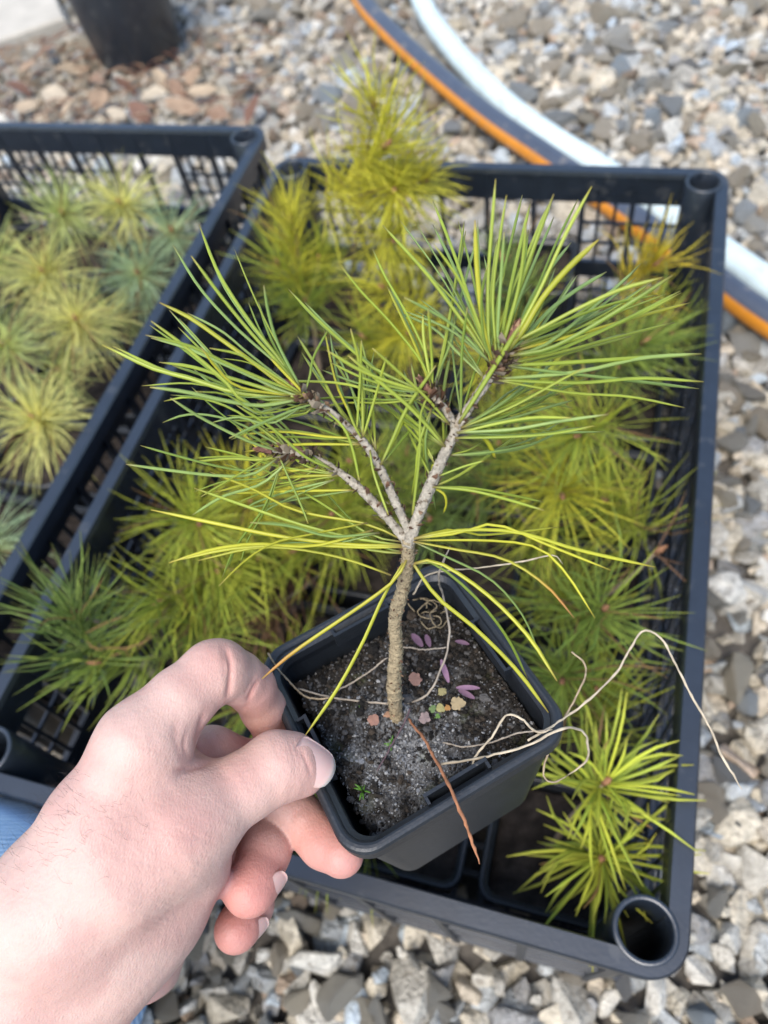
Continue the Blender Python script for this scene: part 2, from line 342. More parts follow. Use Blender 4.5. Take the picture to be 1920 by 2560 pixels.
# ------------------------------------------------------------------ crates
def crate(ox, oy, label):
    root = empty('nursery_crate', (ox, oy, 0.0), label, 'crate', 'crates of seedlings')
    cx, cy = ox + CW / 2, oy + CL / 2; hx, hy = CW / 2, CL / 2; z0 = 0.008
    def lpz(off, z):          # the flange runs concentric with each tube at the corners
        q_ = rrect(hx + off, hy + off, max(off, .004), 8)
        t_ = np.sign(q_) * (hx, hy); d_ = q_ - t_; out_ = ((q_ - t_) * np.sign(q_) > 1e-6).all(1); r_ = np.hypot(*d_.T)
        f_ = np.where(out_ & (r_ < .0137), .0137 / np.maximum(r_, 1e-6), 1); q_ = t_ + d_ * f_[:, None]
        if off < .0137:       # the ends of each arc slide along the edge to the tube's outside
            tg_ = math.sqrt(.0137 ** 2 - off ** 2)
            for i_ in range(36):
                if i_ % 9 in (0, 8): a_ = int(abs(d_[i_, 0]) > abs(d_[i_, 1])); q_[i_, a_] -= np.sign(q_[i_, a_]) * tg_
        return np.c_[q_ + (cx, cy), np.full(36, z)]
    g = MB(); loft(g, [lpz(.0085, H - .004), lpz(.0095, H), lpz(.0185, H), lpz(.0195, H - .0015), lpz(.0195, H - .013), lpz(.0175, H - .013), lpz(.017, H - .004)], closed_profile=True)
    g.build('rim', M['plastic'], root)
    for tx, ty in ((ox, oy), (ox + CW, oy), (ox, oy + CL), (ox + CW, oy + CL)):
        g = MB(); c = (tx, ty)
        loft(g, [ring(c, .0145, z0, 32), ring(c, .0148, H + .0005, 32), ring(c, .0143, H + .0012, 32), ring(c, .0127, H + .0012, 32), ring(c, .0122, H + .0005, 32), ring(c, .0118, z0, 32)], closed_profile=True)
        g.build('corner_tube', M['plastic'], root, True)
    # four walls; u runs along the wall, w is outward
    for (p0, du, dw, L) in (((ox, oy), (1, 0), (0, -1), CW), ((ox, oy + CL), (1, 0), (0, 1), CW), ((ox, oy), (0, 1), (-1, 0), CL), ((ox + CW, oy), (0, 1), (1, 0), CL)):
        def bx(b, u0, u1, w0, w1, za, zb):
            A = (p0[0] + du[0] * u0 + dw[0] * w0, p0[1] + du[1] * u0 + dw[1] * w0, za); B = (p0[0] + du[0] * u1 + dw[0] * w1, p0[1] + du[1] * u1 + dw[1] * w1, zb)
            b.box(A, B)
        g = MB(); s, e = .010, L - .010
        bx(g, s, e, .0095, .0125, H - .030, H - .0045)            # top band
        bx(g, s, e, .0096, .0140, H - .112, H - .094)             # middle band
        bx(g, s, e, .0095, .0125, z0, z0 + .022)                  # bottom band
        if dw == (0, -1):     # the front is closed, with moulded ledges
            bx(g, s - .004, e + .004, .0128, .0150, z0 + .001, H - .0135)
            for zl, wl in ((H - .036, .0172), (H - .075, .0180), (H - .118, .0172), (z0 + .03, .0178)): bx(g, s - .003, e + .003, .0149, wl, zl - .004, zl)
        wall = g.build('wall', M['plastic'], root)
        nb = int(round(L / .0445)); bw = (e - s) / nb
        for i in range(nb + 1):
            g = MB(); u = s + i * bw; bx(g, u - .0022, u + .0022, .0088, .0155 if dw != (0, -1) else .0186, z0 + .002, H - (.005 if dw != (0, -1) else .0140)); g.build('rib', M['plastic'], wall)
        g = MB()
        for i in range(nb):
            for lo, hi, up in ((H - .094, H - .030, True), (z0 + .022, H - .112, False)):
                if L < .4 and up and (i in (4, 5) if ox < -.2 else i in (2, 3, 4, 5)): continue
                nc = 3; nr = 3 if up else 4
                for k_ in range(1, nc): u = s + i * bw + bw * k_ / nc; bx(g, u - .0014, u + .0014, .0098, .0122, lo - .001, hi + .001)
                for k_ in range(1, nr): z = lo + (hi - lo) * k_ / nr; bx(g, s + i * bw, s + (i + 1) * bw, .0100, .0120, z - .0014, z + .0014)
        lt = g.build('lattice', M['plastic'], wall)
    g = MB(); a0 = (ox - .011, oy - .011); b0_ = (ox + CW + .011, oy + CL + .011)
    n = 20
    for i in range(n + 1): x = a0[0] + (b0_[0] - a0[0]) * i / n; g.box((x - .002, a0[1], z0), (x + .002, b0_[1], z0 + .004))
    n = 30
    for i in range(n + 1): y = a0[1] + (b0_[1] - a0[1]) * i / n; g.box((a0[0], y - .002, z0 + .0005), (b0_[0], y + .002, z0 + .0045))
    g.build('floor_grid', M['plastic'], root)
    return root
crate(*CR['right'], 'black lattice crate with yellow green pine seedlings under the held pot')
crate(*CR['left'], 'black lattice crate of pale green seedlings at the left edge')

# ------------------------------------------------------------------ square pots
def square_pot(name, org, ax, ay, az, hw, hgt, label, group=None, mat_='potplastic', soil_z=-0.014, det=6, soil_c=(0.030, 0.025, 0.020)):
    """org = rim centre; local axes in world."""
    root = empty(name, tuple(org), label, 'pot', group)
    A = np.array([ax, ay, az])
    def lp(off, z, r): return np.c_[rrect(hw + off, hw + off, r, det), np.full(4 * (det + 1), z)] @ A + org
    g = MB(); tp = hw * 0.24
    w = lambda z: -tp * (-z / hgt)        # outer taper
    loft(g, [lp(w(-hgt) - .004, -hgt, .007), lp(w(-hgt) - .001, -hgt, .008), lp(w(-hgt), -hgt + .0015, .008), lp(w(-.012) - .0012, -.012, .0085), lp(-.0030, -.0065, .0085), lp(-.0044, -.0060, .0075), lp(w(-.012) - .0026, -.012, .0075), lp(w(-hgt) - .0016, -hgt + .0025, .006)], cap_first=True, cap_last=True)
    g.build('wall', M[mat_], root)
    g = MB()
    loft(g, [lp(-.0034, -.0078, .0090), lp(-.0004, -.0078, .0105), lp(.0000, -.0070, .0106), lp(.0002, -.0016, .0107), lp(-.0003, -.0006, .0105), lp(-.0010, -.0001, .0101), lp(-.0018, 0, .0096), lp(-.0025, -.0002, .0092), lp(-.0030, -.0008, .0089), lp(-.0034, -.0020, .0087), lp(-.0050, -.0036, .0078), lp(-.0054, -.0068, .0074)], closed_profile=True)
    g.build('rim', M[mat_], root, False)
    return root, A

PLANTS = []
# ------------------------------------------------------------------ held pot
RP = np.array([[0.87303557, -0.45894262, -0.16486528], [-0.45599604, -0.64845658, -0.60956679], [0.17284821, 0.60735141, -0.77540168]])
TP = np.array([0.00674148, 0.06066391, 0.25723436])
pax = RP[:, 0] @ RC; pay = RP[:, 1] @ RC; paz = RP[:, 2] @ RC; porg = C2W(TP)
held, PA = square_pot('square_pot', porg, pax, pay, paz, 0.0405, 0.078, 'black square plastic pot held in the hand, filled with grey soil', det=10)
def PP(x, y, z): return porg + np.array([x, y, z]) @ PA
def plane_hit(x, y, z):       # sight line against the pot's plane at local height z
    d = RC.T @ np.array([(x * K - 960) / F, (y * K - 1280) / F, 1.0]); o = PP(0, 0, z)
    return CAM + d * (np.dot(o - CAM, paz) / np.dot(d, paz))
def Z2(x, y): return ((560 + x * .5425) / K, (1350 + y * .5425) / K)
SZ = -0.0165
def soil_h(x, y):
    r = max(abs(x), abs(y)) / .034
    v = noise.fractal(Vector((x * 90, y * 90, 3)), 1.0, 2.0, 5)
    return SZ + .0022 * v - .004 * max(0, r - .85) * 3 + .0025 * math.exp(-((x + .002) ** 2 + (y - .004) ** 2) / .00025)
g = MB(); n = 150; vs_, fs, cs = [], [], []
for i in range(n):
    for j in range(n):
        x, y = -.0345 + .069 * i / (n - 1), -.0345 + .069 * j / (n - 1)
        x += .0015; z = soil_h(x, y) + rng.normal(0, .00035)
        ed = max(abs(i / (n - 1) - .5), abs(j / (n - 1) - .5))
        if ed > .49: z -= .012
        vs_.append(PP(x * .985, y * .985, z)); k_ = rng.uniform(.5, 1.5)
        zn = math.exp(-(((x + .008) / .024) ** 2 + ((y + .010) / .024) ** 2)) * 1.1 + .15 + .75 * noise.fractal(Vector((x * 150, y * 150, 20)), 1, 2, 4)
        pk = np.clip(zn - .35, 0, 1) * rng.uniform(0, 1.2); ms = np.clip(noise.noise(Vector((x * 120, y * 120, 40))) * 1.6 - .4, 0, .6)
        cs.append(np.array((.024, .021, .018)) * k_ * (1 - pk) + np.array((.19, .195, .20)) * pk + np.array((.02, .028, .004)) * ms)
for i in range(n - 1):
    for j in range(n - 1): fs.append((i * n + j, (i + 1) * n + j, (i + 1) * n + j + 1, i * n + j + 1))
g.add(vs_, fs, cs); so = g.build('soil', M['soil'], held, True)
bm = bmesh.new(); bmesh.ops.create_icosphere(bm, subdivisions=1, radius=1); IV = np.array([v.co for v in bm.verts]); IF = [[v.index for v in f.verts] for f in bm.faces]; bm.free()
g = MB()
for i in range(5200):
    x, y = rng.uniform(-.0335, .0335, 2); x += .001
    # pale sand lies mostly on the near and left half
    w = math.exp(-(((x + .010) / .022) ** 2 + ((y + .012) / .024) ** 2)) + 0.22
    pale = random.random() < w * 1.15 * (noise.noise(Vector((x * 160, y * 160, 9))) > -.12)
    s = min(.0013, rng.lognormal(math.log(.00024), .45)) * (.9 if pale else 1.8)
    c = np.array(random.choice([(.20, .21, .225), (.26, .265, .27), (.14, .15, .165), (.34, .335, .32)])) if pale else np.array(random.choice([(.025, .022, .019), (.014, .013, .012), (.045, .036, .028), (.085, .082, .08)]))
    g.add((IV * s * rng.uniform(.5, 1.6, 3)) + PP(x, y, soil_h(x, y) + s * .5), IF, c)
gr = g.build('sand_grains', M['soil'], held); tag(gr, kind='stuff')

for k_, (sx, sy) in enumerate(((1, 0), (-1, 0), (0, 1), (0, -1))):
    g = MB(); o_ = .0405 - .0072; L_ = .0115
    for a_, b_ in ((-L_, L_),):
        A_ = [(o_ - .0006, a_), (o_ + .0006, a_), (o_ + .0006, b_), (o_ - .0006, b_)]
        pts = []
        for z_ in (-.0085, -.0012):
            for u_, v_ in A_: pts.append(PP(u_ * sx - v_ * sy, u_ * sy + v_ * sx, z_))
        g.add(pts, [(3, 2, 1, 0), (4, 5, 6, 7), (0, 1, 5, 4), (1, 2, 6, 5), (2, 3, 7, 6), (3, 0, 4, 7)])
        for v0 in (a_, b_ - .001):
            B_2 = [(o_ + .0006, v0), (o_ + .0030, v0), (o_ + .0030, v0 + .001), (o_ + .0006, v0 + .001)]; pts = [PP(u_ * sx - v_ * sy, u_ * sy + v_ * sx, z_) for z_ in (-.0080, -.0016) for u_, v_ in B_2]
            g.add(pts, [(3, 2, 1, 0), (4, 5, 6, 7), (0, 1, 5, 4), (1, 2, 6, 5), (2, 3, 7, 6), (3, 0, 4, 7)])
    g.build('rim_tab', M['potplastic'], held)

# ------------------------------------------------------------------ sapling held in the pot
base = plane_hit(858, 1556, SZ)
sap = empty('pine_sapling', tuple(base), 'young pine sapling with long green needles growing in the held pot', 'sapling')
bd = PR(base)[2]
BK = (0.31, 0.275, 0.215)
def branch(name, pts, r0, r1, parent, n=90, col=BK, jit=.12):
    P = spline([U(*p) for p in pts], n); b = MB()
    rr = np.linspace(r0, r1, n) * (1 + .05 * np.sin(np.linspace(0, 23, n) + 2 * np.sin(np.linspace(0, 9, n))) + np.array([  .10 * noise.noise(Vector((i_ * .13, r0 * 9e3, 1))) + .06 * noise.noise(Vector((i_ * .5, r0 * 7e3, 5))) for i_ in range(n)]))
    cs = np.array([np.array(col) * (rng.uniform(.93, 1.07) + .18 * noise.noise(Vector((i * .15, r0 * 5e3, 2)))) for i in range(n)])
    tube(b, P, rr, 14, cs, jitter=jit); return b.build(name, M['bark'], parent, True), P
trunk, TPt = branch('trunk', [(858, 1562, bd + .002), (851, 1480, .2535), (856, 1400, .2445), (853, 1335, .2365), (868, 1280, .2295), (880, 1220, .2215), (882, 1165, .2145)], .0025, .0019, sap, 170, (.27, .215, .13))
brR, PRt = branch('branch', [(880, 1180, .2155), (905, 1110, .2125), (938, 1030, .2095), (975, 950, .2065), (1000, 900, .2045), (1045, 835, .2015), (1085, 770, .1985), (1097, 745, .1975)], .0017, .0012, sap)
brM, PMt = branch('branch', [(884, 1150, .2145), (850, 1075, .2135), (818, 1005, .2125), (778, 945, .2115), (720, 895, .2105), (668, 862, .21), (650, 848, .21)], .0013, .0009, sap)
brL, PLt = branch('branch', [(878, 1168, .2155), (820, 1100, .217), (760, 1040, .219), (700, 1000, .221), (640, 978, .223), (590, 972, .2245)], .0014, .0009, sap)
brT, PTt = branch('branch', [(985, 925, .2058), (962, 885, .2045), (938, 858, .2035), (928, 845, .203)], .0012, .0009, sap, 30)
for p in ((trunk, .0), (brR, 0), (brM, 0), (brL, 0), (brT, 0)): pass
# bracts: the dark curled scales at the needle bases and the buds
def bracts(P, parent, n, s0=.0012, lo=.1, hi=1.0, off=.0011):
    b = MB()
    for i in range(n):
        k_ = int((lo + (hi - lo) * random.random()) * (len(P) - 1)); p = P[k_]
        t = P[min(k_ + 1, len(P) - 1)] - P[max(k_ - 1, 0)]; t /= np.linalg.norm(t)
        o = np.cross(t, rng.normal(size=3)); o /= np.linalg.norm(o); s = np.cross(t, o)
        L = s0 * rng.uniform(.8, 2.2); a = p + o * off
        d = o * rng.uniform(.4, 1) + t * rng.uniform(-.3, 1.1); d /= np.linalg.norm(d)
        e = a + d * L + s * rng.uniform(-.4, .4) * L; w = s * L * .28
        c = np.array(random.choice([(.14, .075, .045), (.09, .055, .04), (.24, .15, .09), (.30, .24, .17)])) * rng.uniform(.7, 1.2)
        mdp = (a + e) / 2 + o * L * .15
        b.add([a - w, a + w, mdp + w, mdp - w, e, a - o * .0004], [(0, 1, 2, 3), (3, 2, 4), (0, 5, 1)], c)
    ob = b.build('bark_scales', M['dry'], parent); tag(ob, kind='stuff'); return ob
bracts(PRt, brR, 110); bracts(PRt, brR, 60, .0024, .84, 1); bracts(PTt, brT, 36, .0020, .6, 1); bracts(PMt, brM, 30, .0018, .75, 1); bracts(PLt, brL, 40, .0018, .7, 1); bracts(PMt, brM, 80); bracts(PLt, brL, 90); bracts(PTt, brT, 30); bracts(TPt, trunk, 150, .0006, .02, 1, .0022)
def bud(p, d, parent, L=.007):
    b = MB(); d = d / np.linalg.norm(d)
    for i in range(46):
        u = (i / 46) ** .8; o = np.cross(d, rng.normal(size=3)); o /= np.linalg.norm(o); s = np.cross(d, o)
        a = p + d * L * u * .8 + o * .0015 * (1 - u * .8); e = a + d * L * .32 + o * .0009 * rng.uniform(-.6, 1.8); w = s * .0006
        b.add([a - w, a + w, e], [(0, 1, 2)], np.array(random.choice([(.16, .07, .045), (.24, .12, .075), (.36, .22, .13), (.10, .05, .04)])))
    tube(b, [p, p + d * L * .5, p + d * L], [.0016, .0012, .0002], 6, (.15, .07, .05))
    b.build('bud', M['dry'], parent)
bud(PRt[-1], PRt[-1] - PRt[-6], brR); bud(PTt[-1], PTt[-1] - PTt[-5], brT, .005); bud(PMt[-1], PMt[-1] - PMt[-6], brM, .006); bud(PLt[-1], PLt[-1] - PLt[-6], brL, .006)

def Zc(ox, oy, s): return lambda p: ((ox + p[0] * s) / K, (oy + p[1] * s) / K)
z3, z4, zA, z2, dd = Zc(220, 420, .5425), Zc(900, 420, .5425), Zc(0, 600, .5787), Zc(560, 1350, .5425), (lambda p: p)
G, B_, Y, DG, O = 'g', 'b', 'y', 'd', 'o'
NE = []      # (converter, points tip..base, colour, width factor)
def ne(z, pts, c=G, w=1.0): NE.append(([z(p) for p in pts], c, w))
ne(z3, [(512, 260), (600, 480), (740, 700), (860, 850), (980, 980)], G, 1.1)
ne(z3, [(475, 405), (620, 600), (760, 770), (880, 900), (985, 1005)], G, 1.0)
ne(z3, [(65, 815), (300, 925), (450, 965), (700, 1040), (962, 1085)], G, 1.25)
ne(z3, [(330, 620), (470, 690), (600, 780), (780, 910), (900, 1000), (1020, 1060)], Y, 1.35)
ne(z3, [(265, 770), (470, 820), (620, 890), (800, 970), (1000, 1050)], G, .95)
ne(z3, [(290, 705), (430, 810), (620, 970), (740, 1090), (900, 1120)], G, 1.0)
ne(z3, [(375, 655), (480, 770), (560, 860), (690, 1050), (760, 1130), (900, 1130)], B_, .9)
ne(z3, [(285, 1010), (440, 1030), (650, 1075), (800, 1095), (960, 1092)], B_, 1.2)
ne(z3, [(350, 1075), (450, 1056), (560, 1070), (700, 1130), (860, 1250), (930, 1300)], G, .9)
ne(z3, [(380, 1060), (520, 1150), (730, 1255), (880, 1310)], B_, 1.0)
ne(z3, [(810, 540), (835, 680), (880, 820), (985, 985)], B_, 1.0)
ne(z3, [(925, 560), (1050, 690), (1240, 860), (1330, 930), (1560, 1050)], G, .95)
ne(z3, [(1165, 450), (1250, 560), (1400, 720), (1540, 900), (1605, 1015)], G, .9)
ne(z3, [(965, 775), (1060, 930), (1150, 1100), (1250, 1230)], G, 1.0)
ne(z3, [(985, 850), (1080, 1000), (1180, 1130), (1260, 1245)], G, 1.0)
ne(z3, [(1090, 750), (1140, 980), (1200, 1120), (1255, 1235)], Y, .9)
ne(z3, [(1110, 740), (1040, 870), (1022, 960), (1000, 1040)], DG, .8)
ne(z3, [(1100, 840), (1250, 930), (1400, 990), (1560, 1050)], G, 1.0)
ne(z3, [(1210, 740), (1250, 900), (1265, 1100), (1278, 1230)], G, .9)
ne(z3, [(1260, 795), (1255, 950), (1245, 1210)], G, .8)
ne(z3, [(1375, 870), (1325, 1050), (1282, 1230)], G, .85)
ne(z3, [(1310, 830), (1420, 930), (1560, 1060), (1640, 1200)], G, .9)
ne(z3, [(1200, 865), (1350, 990), (1500, 1120), (1630, 1275)], G, 1.2)
ne(z3, [(1280, 960), (1400, 1070), (1520, 1220), (1600, 1370)], G, 1.0)
ne(z3, [(1600, 910), (1500, 1070), (1420, 1240), (1360, 1365)], G, 1.0)
ne(z3, [(700, 1228), (900, 1215), (1100, 1238), (1225, 1258)], Y, 1.1)
ne(z3, [(720, 1308), (950, 1275), (1240, 1290)], Y, .9)
ne(z3, [(540, 1285), (700, 1325), (900, 1380), (1150, 1430)], G, 1.1)
ne(z3, [(480, 1355), (650, 1340), (800, 1345), (930, 1330)], G, .9)
ne(z3, [(175, 1365), (350, 1390), (600, 1418), (760, 1410), (880, 1375)], B_, 1.0)
ne(z3, [(585, 1495), (800, 1440), (1000, 1420), (1165, 1425)], Y, 1.0)
ne(z3, [(655, 1500), (900, 1490), (1215, 1502)], Y, .95)
ne(z3, [(480, 1600), (620, 1515), (800, 1455), (920, 1400)], B_, 1.0)
ne(z3, [(520, 1515), (680, 1420), (850, 1350)], G, .8)
ne(z3, [(560, 1400), (760, 1480), (960, 1580), (1280, 1640), (1430, 1725)], Y, .9)
ne(z3, [(290, 1575), (600, 1640), (900, 1700), (1200, 1735), (1445, 1738)], Y, 1.25)
ne(dd, [(370, 1213), (500, 1185), (650, 1177), (780, 1182), (872, 1183)], Y, 1.15)
ne(zA, [(730, 1395), (900, 1340), (1100, 1312), (1350, 1322), (1520, 1330)], Y, 1.0)
ne(zA, [(855, 1385), (1100, 1330), (1300, 1338), (1500, 1380), (1600, 1430)], Y, .9)
ne(zA, [(945, 1495), (1060, 1385), (1180, 1310), (1350, 1270), (1500, 1300)], Y, .8)
ne(zA, [(960, 1460), (1010, 1340), (1080, 1240), (1150, 1140), (1205, 1040)], DG, .8)
ne(z3, [(745, 1635), (900, 1640), (1150, 1700), (1300, 1760), (1440, 1775)], G, 1.0)
ne(z3, [(680, 1185), (780, 1290), (900, 1390), (1050, 1420)], Y, .9)
ne(z3, [(725, 1145), (900, 1290), (1000, 1370), (1150, 1425)], G, .9)
ne(z3, [(680, 1090), (850, 1200), (1000, 1330), (1130, 1400)], G, .9)
ne(z3, [(810, 1000), (950, 1050), (1080, 1110), (1220, 1240)], Y, .9)
ne(z3, [(875, 980), (1150, 990), (1350, 1035), (1565, 1068)], G, .9)
ne(z3, [(840, 875), (920, 960), (1010, 1050)], Y, .9)
ne(z3, [(1090, 1490), (1200, 1610), (1330, 1735), (1420, 1770)], DG, .9)
ne(z3, [(1015, 1640), (980, 1550), (930, 1440), (880, 1380)], DG, .9)
ne(z3, [(1250, 1440), (1220, 1300), (1180, 1200), (1100, 1130)], G, .8)
ne(z3, [(1190, 1090), (1225, 1180), (1262, 1245)], G, .8)
ne(z3, [(1385, 1600), (1340, 1480), (1310, 1380), (1300, 1300)], G, .8)
ne(z3, [(1500, 1610), (1510, 1450), (1525, 1280), (1540, 1150)], G, .9)
ne(z3, [(640, 1140), (800, 1150), (1000, 1130), (1050, 1090)], G, .9)
ne(z3, [(650, 1245), (790, 1180), (960, 1110), (1050, 1090)], B_, .8)
ne(z3, [(490, 1030), (640, 1045), (800, 1130), (1000, 1110)], G, .8)
ne(z3, [(560, 830), (700, 860), (820, 930), (1000, 1050)], G, .8)
ne(z3, [(520, 825), (600, 930), (700, 1010), (860, 1080)], Y, .8)
ne(z3, [(1100, 1490), (960, 1480), (800, 1530), (720, 1570)][::-1], B_, .8)
# right crown
ne(z4, [(105, 265), (300, 480), (430, 650), (540, 800), (590, 900)], G, 1.1)
ne(z4, [(335, 150), (420, 360), (500, 590), (560, 780), (592, 905)], G, 1.0)
ne(z4, [(335, 260), (430, 450), (520, 680), (585, 905)], B_, 1.0)
ne(z4, [(340, 350), (440, 490), (510, 620), (570, 870)], G, .8)
ne(z4, [(480, 245), (440, 520), (390, 830), (355, 1015)], G, 1.2)
ne(z4, [(487, 290), (450, 480), (400, 760), (365, 1015)], G, 1.1)
ne(z4, [(530, 240), (540, 480), (570, 740), (600, 920)], Y, 1.4)
ne(z4, [(625, 50), (605, 300), (590, 520), (592, 800), (600, 900)], G, 1.0)
ne(z4, [(675, 125), (640, 350), (612, 600), (612, 880)], G, .8)
ne(z4, [(665, 295), (650, 500), (635, 760), (630, 850)], B_, .9)
ne(z4, [(767, 250), (740, 500), (695, 690), (625, 885)], G, 1.0)
ne(z4, [(893, 120), (800, 370), (720, 600), (625, 880)], G, 1.2)
ne(z4, [(1068, 85), (950, 300), (830, 560), (740, 730), (670, 850)], G, 1.05)
ne(z4, [(1100, 330), (960, 460), (840, 600), (750, 750), (680, 860)], Y, 1.7)
ne(z4, [(742, 716), (660, 850), (560, 1010), (450, 1178)], G, 1.4)
ne(z4, [(1000, 495), (890, 660), (780, 800), (700, 880)], B_, .8)
ne(z4, [(1295, 440), (1180, 550), (960, 700), (770, 820)], G, .95)
ne(z4, [(1395, 505), (1200, 560), (1000, 650), (850, 730), (735, 795)], G, 1.1)
ne(z4, [(1440, 495), (1250, 620), (1000, 770), (850, 840), (725, 885)], DG, 1.3)
ne(z4, [(1480, 575), (1280, 680), (1050, 770), (700, 905)], G, 1.0)
ne(z4, [(1525, 620), (1300, 680), (1060, 750), (740, 865)], Y, 1.0)
ne(z4, [(1120, 655), (950, 750), (750, 850)], G, .9)
ne(z4, [(1250, 775), (1080, 820), (900, 870), (690, 960)], G, 1.0)
ne(z4, [(1575, 858), (1200, 880), (900, 900), (672, 922)], G, 1.25)
ne(z4, [(1583, 985), (1300, 968), (1000, 990), (640, 985)], G, 1.35)
ne(z4, [(905, 845), (830, 960), (700, 1060), (500, 1205)], G, 1.2)
ne(z4, [(1035, 920), (920, 980), (700, 1100), (485, 1212)], G, .95)
ne(z4, [(920, 1040), (750, 1080), (600, 1150), (490, 1215)], G, .95)
ne(z4, [(975, 1152), (800, 1150), (620, 1180), (470, 1230)], G, .9)
ne(z4, [(1145, 1135), (900, 1170), (700, 1205), (455, 1222)], B_, 1.0)
ne(z4, [(1080, 1188), (900, 1222), (700, 1238), (452, 1250)], G, 1.0)
ne(z4, [(770, 1205), (600, 1320), (450, 1420), (352, 1475)], G, 1.1)
ne(z4, [(960, 1190), (800, 1270), (600, 1310), (435, 1340)], B_, .9)
ne(z4, [(560, 1265), (500, 1300), (438, 1335)], G, .8)
ne(z4, [(570, 1350), (480, 1375), (390, 1430)], G, .7)
ne(z4, [(625, 1340), (590, 1265), (530, 1210), (455, 1195)], Y, 1.5)
ne(z4, [(848, 1578), (650, 1520), (500, 1485), (345, 1478)], G, .95)
ne(z4, [(385, 1592), (398, 1545), (385, 1500), (345, 1478)], Y, .9)
ne(z4, [(330, 1425), (335, 1370), (362, 1375)], Y, 1.0)
ne(z4, [(350, 910), (220, 1100), (150, 1250), (108, 1360)], G, 1.1)
ne(z4, [(205, 597), (380, 690), (480, 770), (570, 880)], B_, 1.0)
ne(z4, [(165, 660), (340, 740), (450, 850), (565, 965)], B_, .9)
ne(z4, [(125, 545), (190, 680), (260, 830), (345, 1015)], Y, 1.3)
ne(z4, [(290, 675), (295, 800), (345, 1010)], G, .9)
ne(z4, [(315, 650), (330, 850), (355, 1005)], G, .9)
ne(z4, [(495, 640), (470, 850), (452, 1140)], DG, .9)
ne(z4, [(415, 870), (385, 1050), (372, 1285)], G, .9)
ne(z4, [(235, 900), (270, 1050), (325, 1180), (378, 1275)], G, .9)
ne(z4, [(5, 790), (50, 1000), (105, 1275)], G, .9)
ne(z4, [(20, 960), (140, 1070), (260, 1180), (380, 1280)], G, 1.1)
ne(z4, [(180, 1090), (240, 1250), (320, 1420)], G, .9)
ne(z4, [(240, 1600), (260, 1450), (275, 1300), (280, 1130), (330, 1030)], G, .9)
ne(z4, [(1010, 1010), (880, 1010), (760, 1060), (520, 1190)], G, .8)
ne(z4, [(870, 560), (800, 700), (690, 860)], DG, .8)
ne(z4, [(590, 440), (560, 600), (570, 780), (590, 900)], DG, .8)
ne(z4, [(440, 690), (420, 800), (370, 920), (350, 1010)], B_, .8)
# lower whorl
ne(z4, [(913, 1655), (700, 1680), (540, 1690), (420, 1665), (262, 1708)], Y, .9)
ne(dd, [(1415, 1225), (1250, 1188), (1120, 1150), (1000, 1145), (903, 1167)], Y, 1.15)
ne(dd, [(1320, 1232), (1190, 1180), (1070, 1133), (990, 1152), (903, 1166)], Y, .9)
ne(dd, [(1285, 1335), (1220, 1235), (1160, 1183), (1060, 1168), (903, 1170)], Y, .95)
ne(dd, [(1240, 1335), (1180, 1265), (1090, 1208), (980, 1186), (903, 1174)], O, .85)
ne(z2, [(1495, 795), (1350, 600), (1150, 400), (980, 260), (862, 80)], Y, 1.3)
ne(z2, [(1535, 650), (1400, 440), (1200, 240), (980, 100), (892, 112)], Y, 1.25)
ne(z2, [(175, 640), (330, 510), (650, 290), (790, 180), (852, 72)], O, 1.15)
ne(z2, [(375, 900), (520, 690), (640, 470), (740, 250), (848, 75)], Y, 1.3)
ne(zA, [(1080, 1220), (1250, 1235), (1430, 1280), (1560, 1330)], B_, .9)
ne(z3, [(740, 1350), (900, 1440), (1100, 1560), (1300, 1690), (1420, 1740)], G, .8)
ALLP = [(brR, PRt), (brM, PMt), (brL, PLt), (brT, PTt), (trunk, TPt[97:])]
PRJ = [np.array([PR(p) for p in P]) for o, P in ALLP]
NC = {'g': ((.27, .35, .035), (.35, .41, .05)), 'b': ((.22, .33, .08), (.28, .38, .10)), 'y': ((.39, .40, .025), (.47, .45, .03)), 'd': ((.17, .25, .03), (.24, .32, .04)), 'o': ((.39, .38, .022), (.47, .41, .025))}
SHEATH = np.array((.20, .13, .07))
def needle(pts2, key, w, parent, base3, dz, wob=0):
    n2 = len(pts2); b2 = pts2[0]; n = 12
    c0 = PR(base3)[2]
    P3 = []
    L = np.r_[0, np.cumsum([math.dist(pts2[i], pts2[i + 1]) for i in range(n2 - 1)])]; L /= L[-1]
    for (x, y), u in zip(pts2, L): P3.append(U(x, y, c0 + dz * (u ** 1.0) - abs(dz) * .25 * math.sin(math.pi * u) * (1 if dz > 0 else -.3)))
    P3[0] = np.asarray(P3[0]) * .4 + base3 * .6
    P = spline(P3, n); u = np.linspace(0, 1, n)
    r = .00046 * w * np.clip(.72 + 1.2 * u, 0, 1) * np.where(u > .86, np.clip((1.0 - u) / .14, .10, 1) ** .6, 1)
    a, b = map(np.array, NC[key]); k_ = rng.uniform(0, 1); c = (a + (b - a) * k_) * rng.uniform(.88, 1.12)
    cs = np.array([c * (1 - .12 * (1 - t)) for t in u])
    tipc = np.array((.36, .25, .06)) if random.random() < .6 else np.array((.26, .15, .06))
    if key == 'o':
        oc = np.array((.42, .15, .03)); k2 = np.clip((u - .66) / .2, 0, 1)[:, None] * .85; cs = cs * (1 - k2) + oc * k2
    k2 = (np.clip((u - .90) / .08, 0, 1) * .75)[:, None]; cs = cs * (1 - k2) + tipc * k2
    k2 = (np.clip((.10 - u) / .10, 0, 1) * .85)[:, None]; cs = cs * (1 - k2) + SHEATH * k2
    g = MB(); tube(g, P, r, 7, cs, flat=.62, up=-(RC[2]) + rng.normal(0, .5, 3)); return g.build('needle', M['needle'], parent, True)
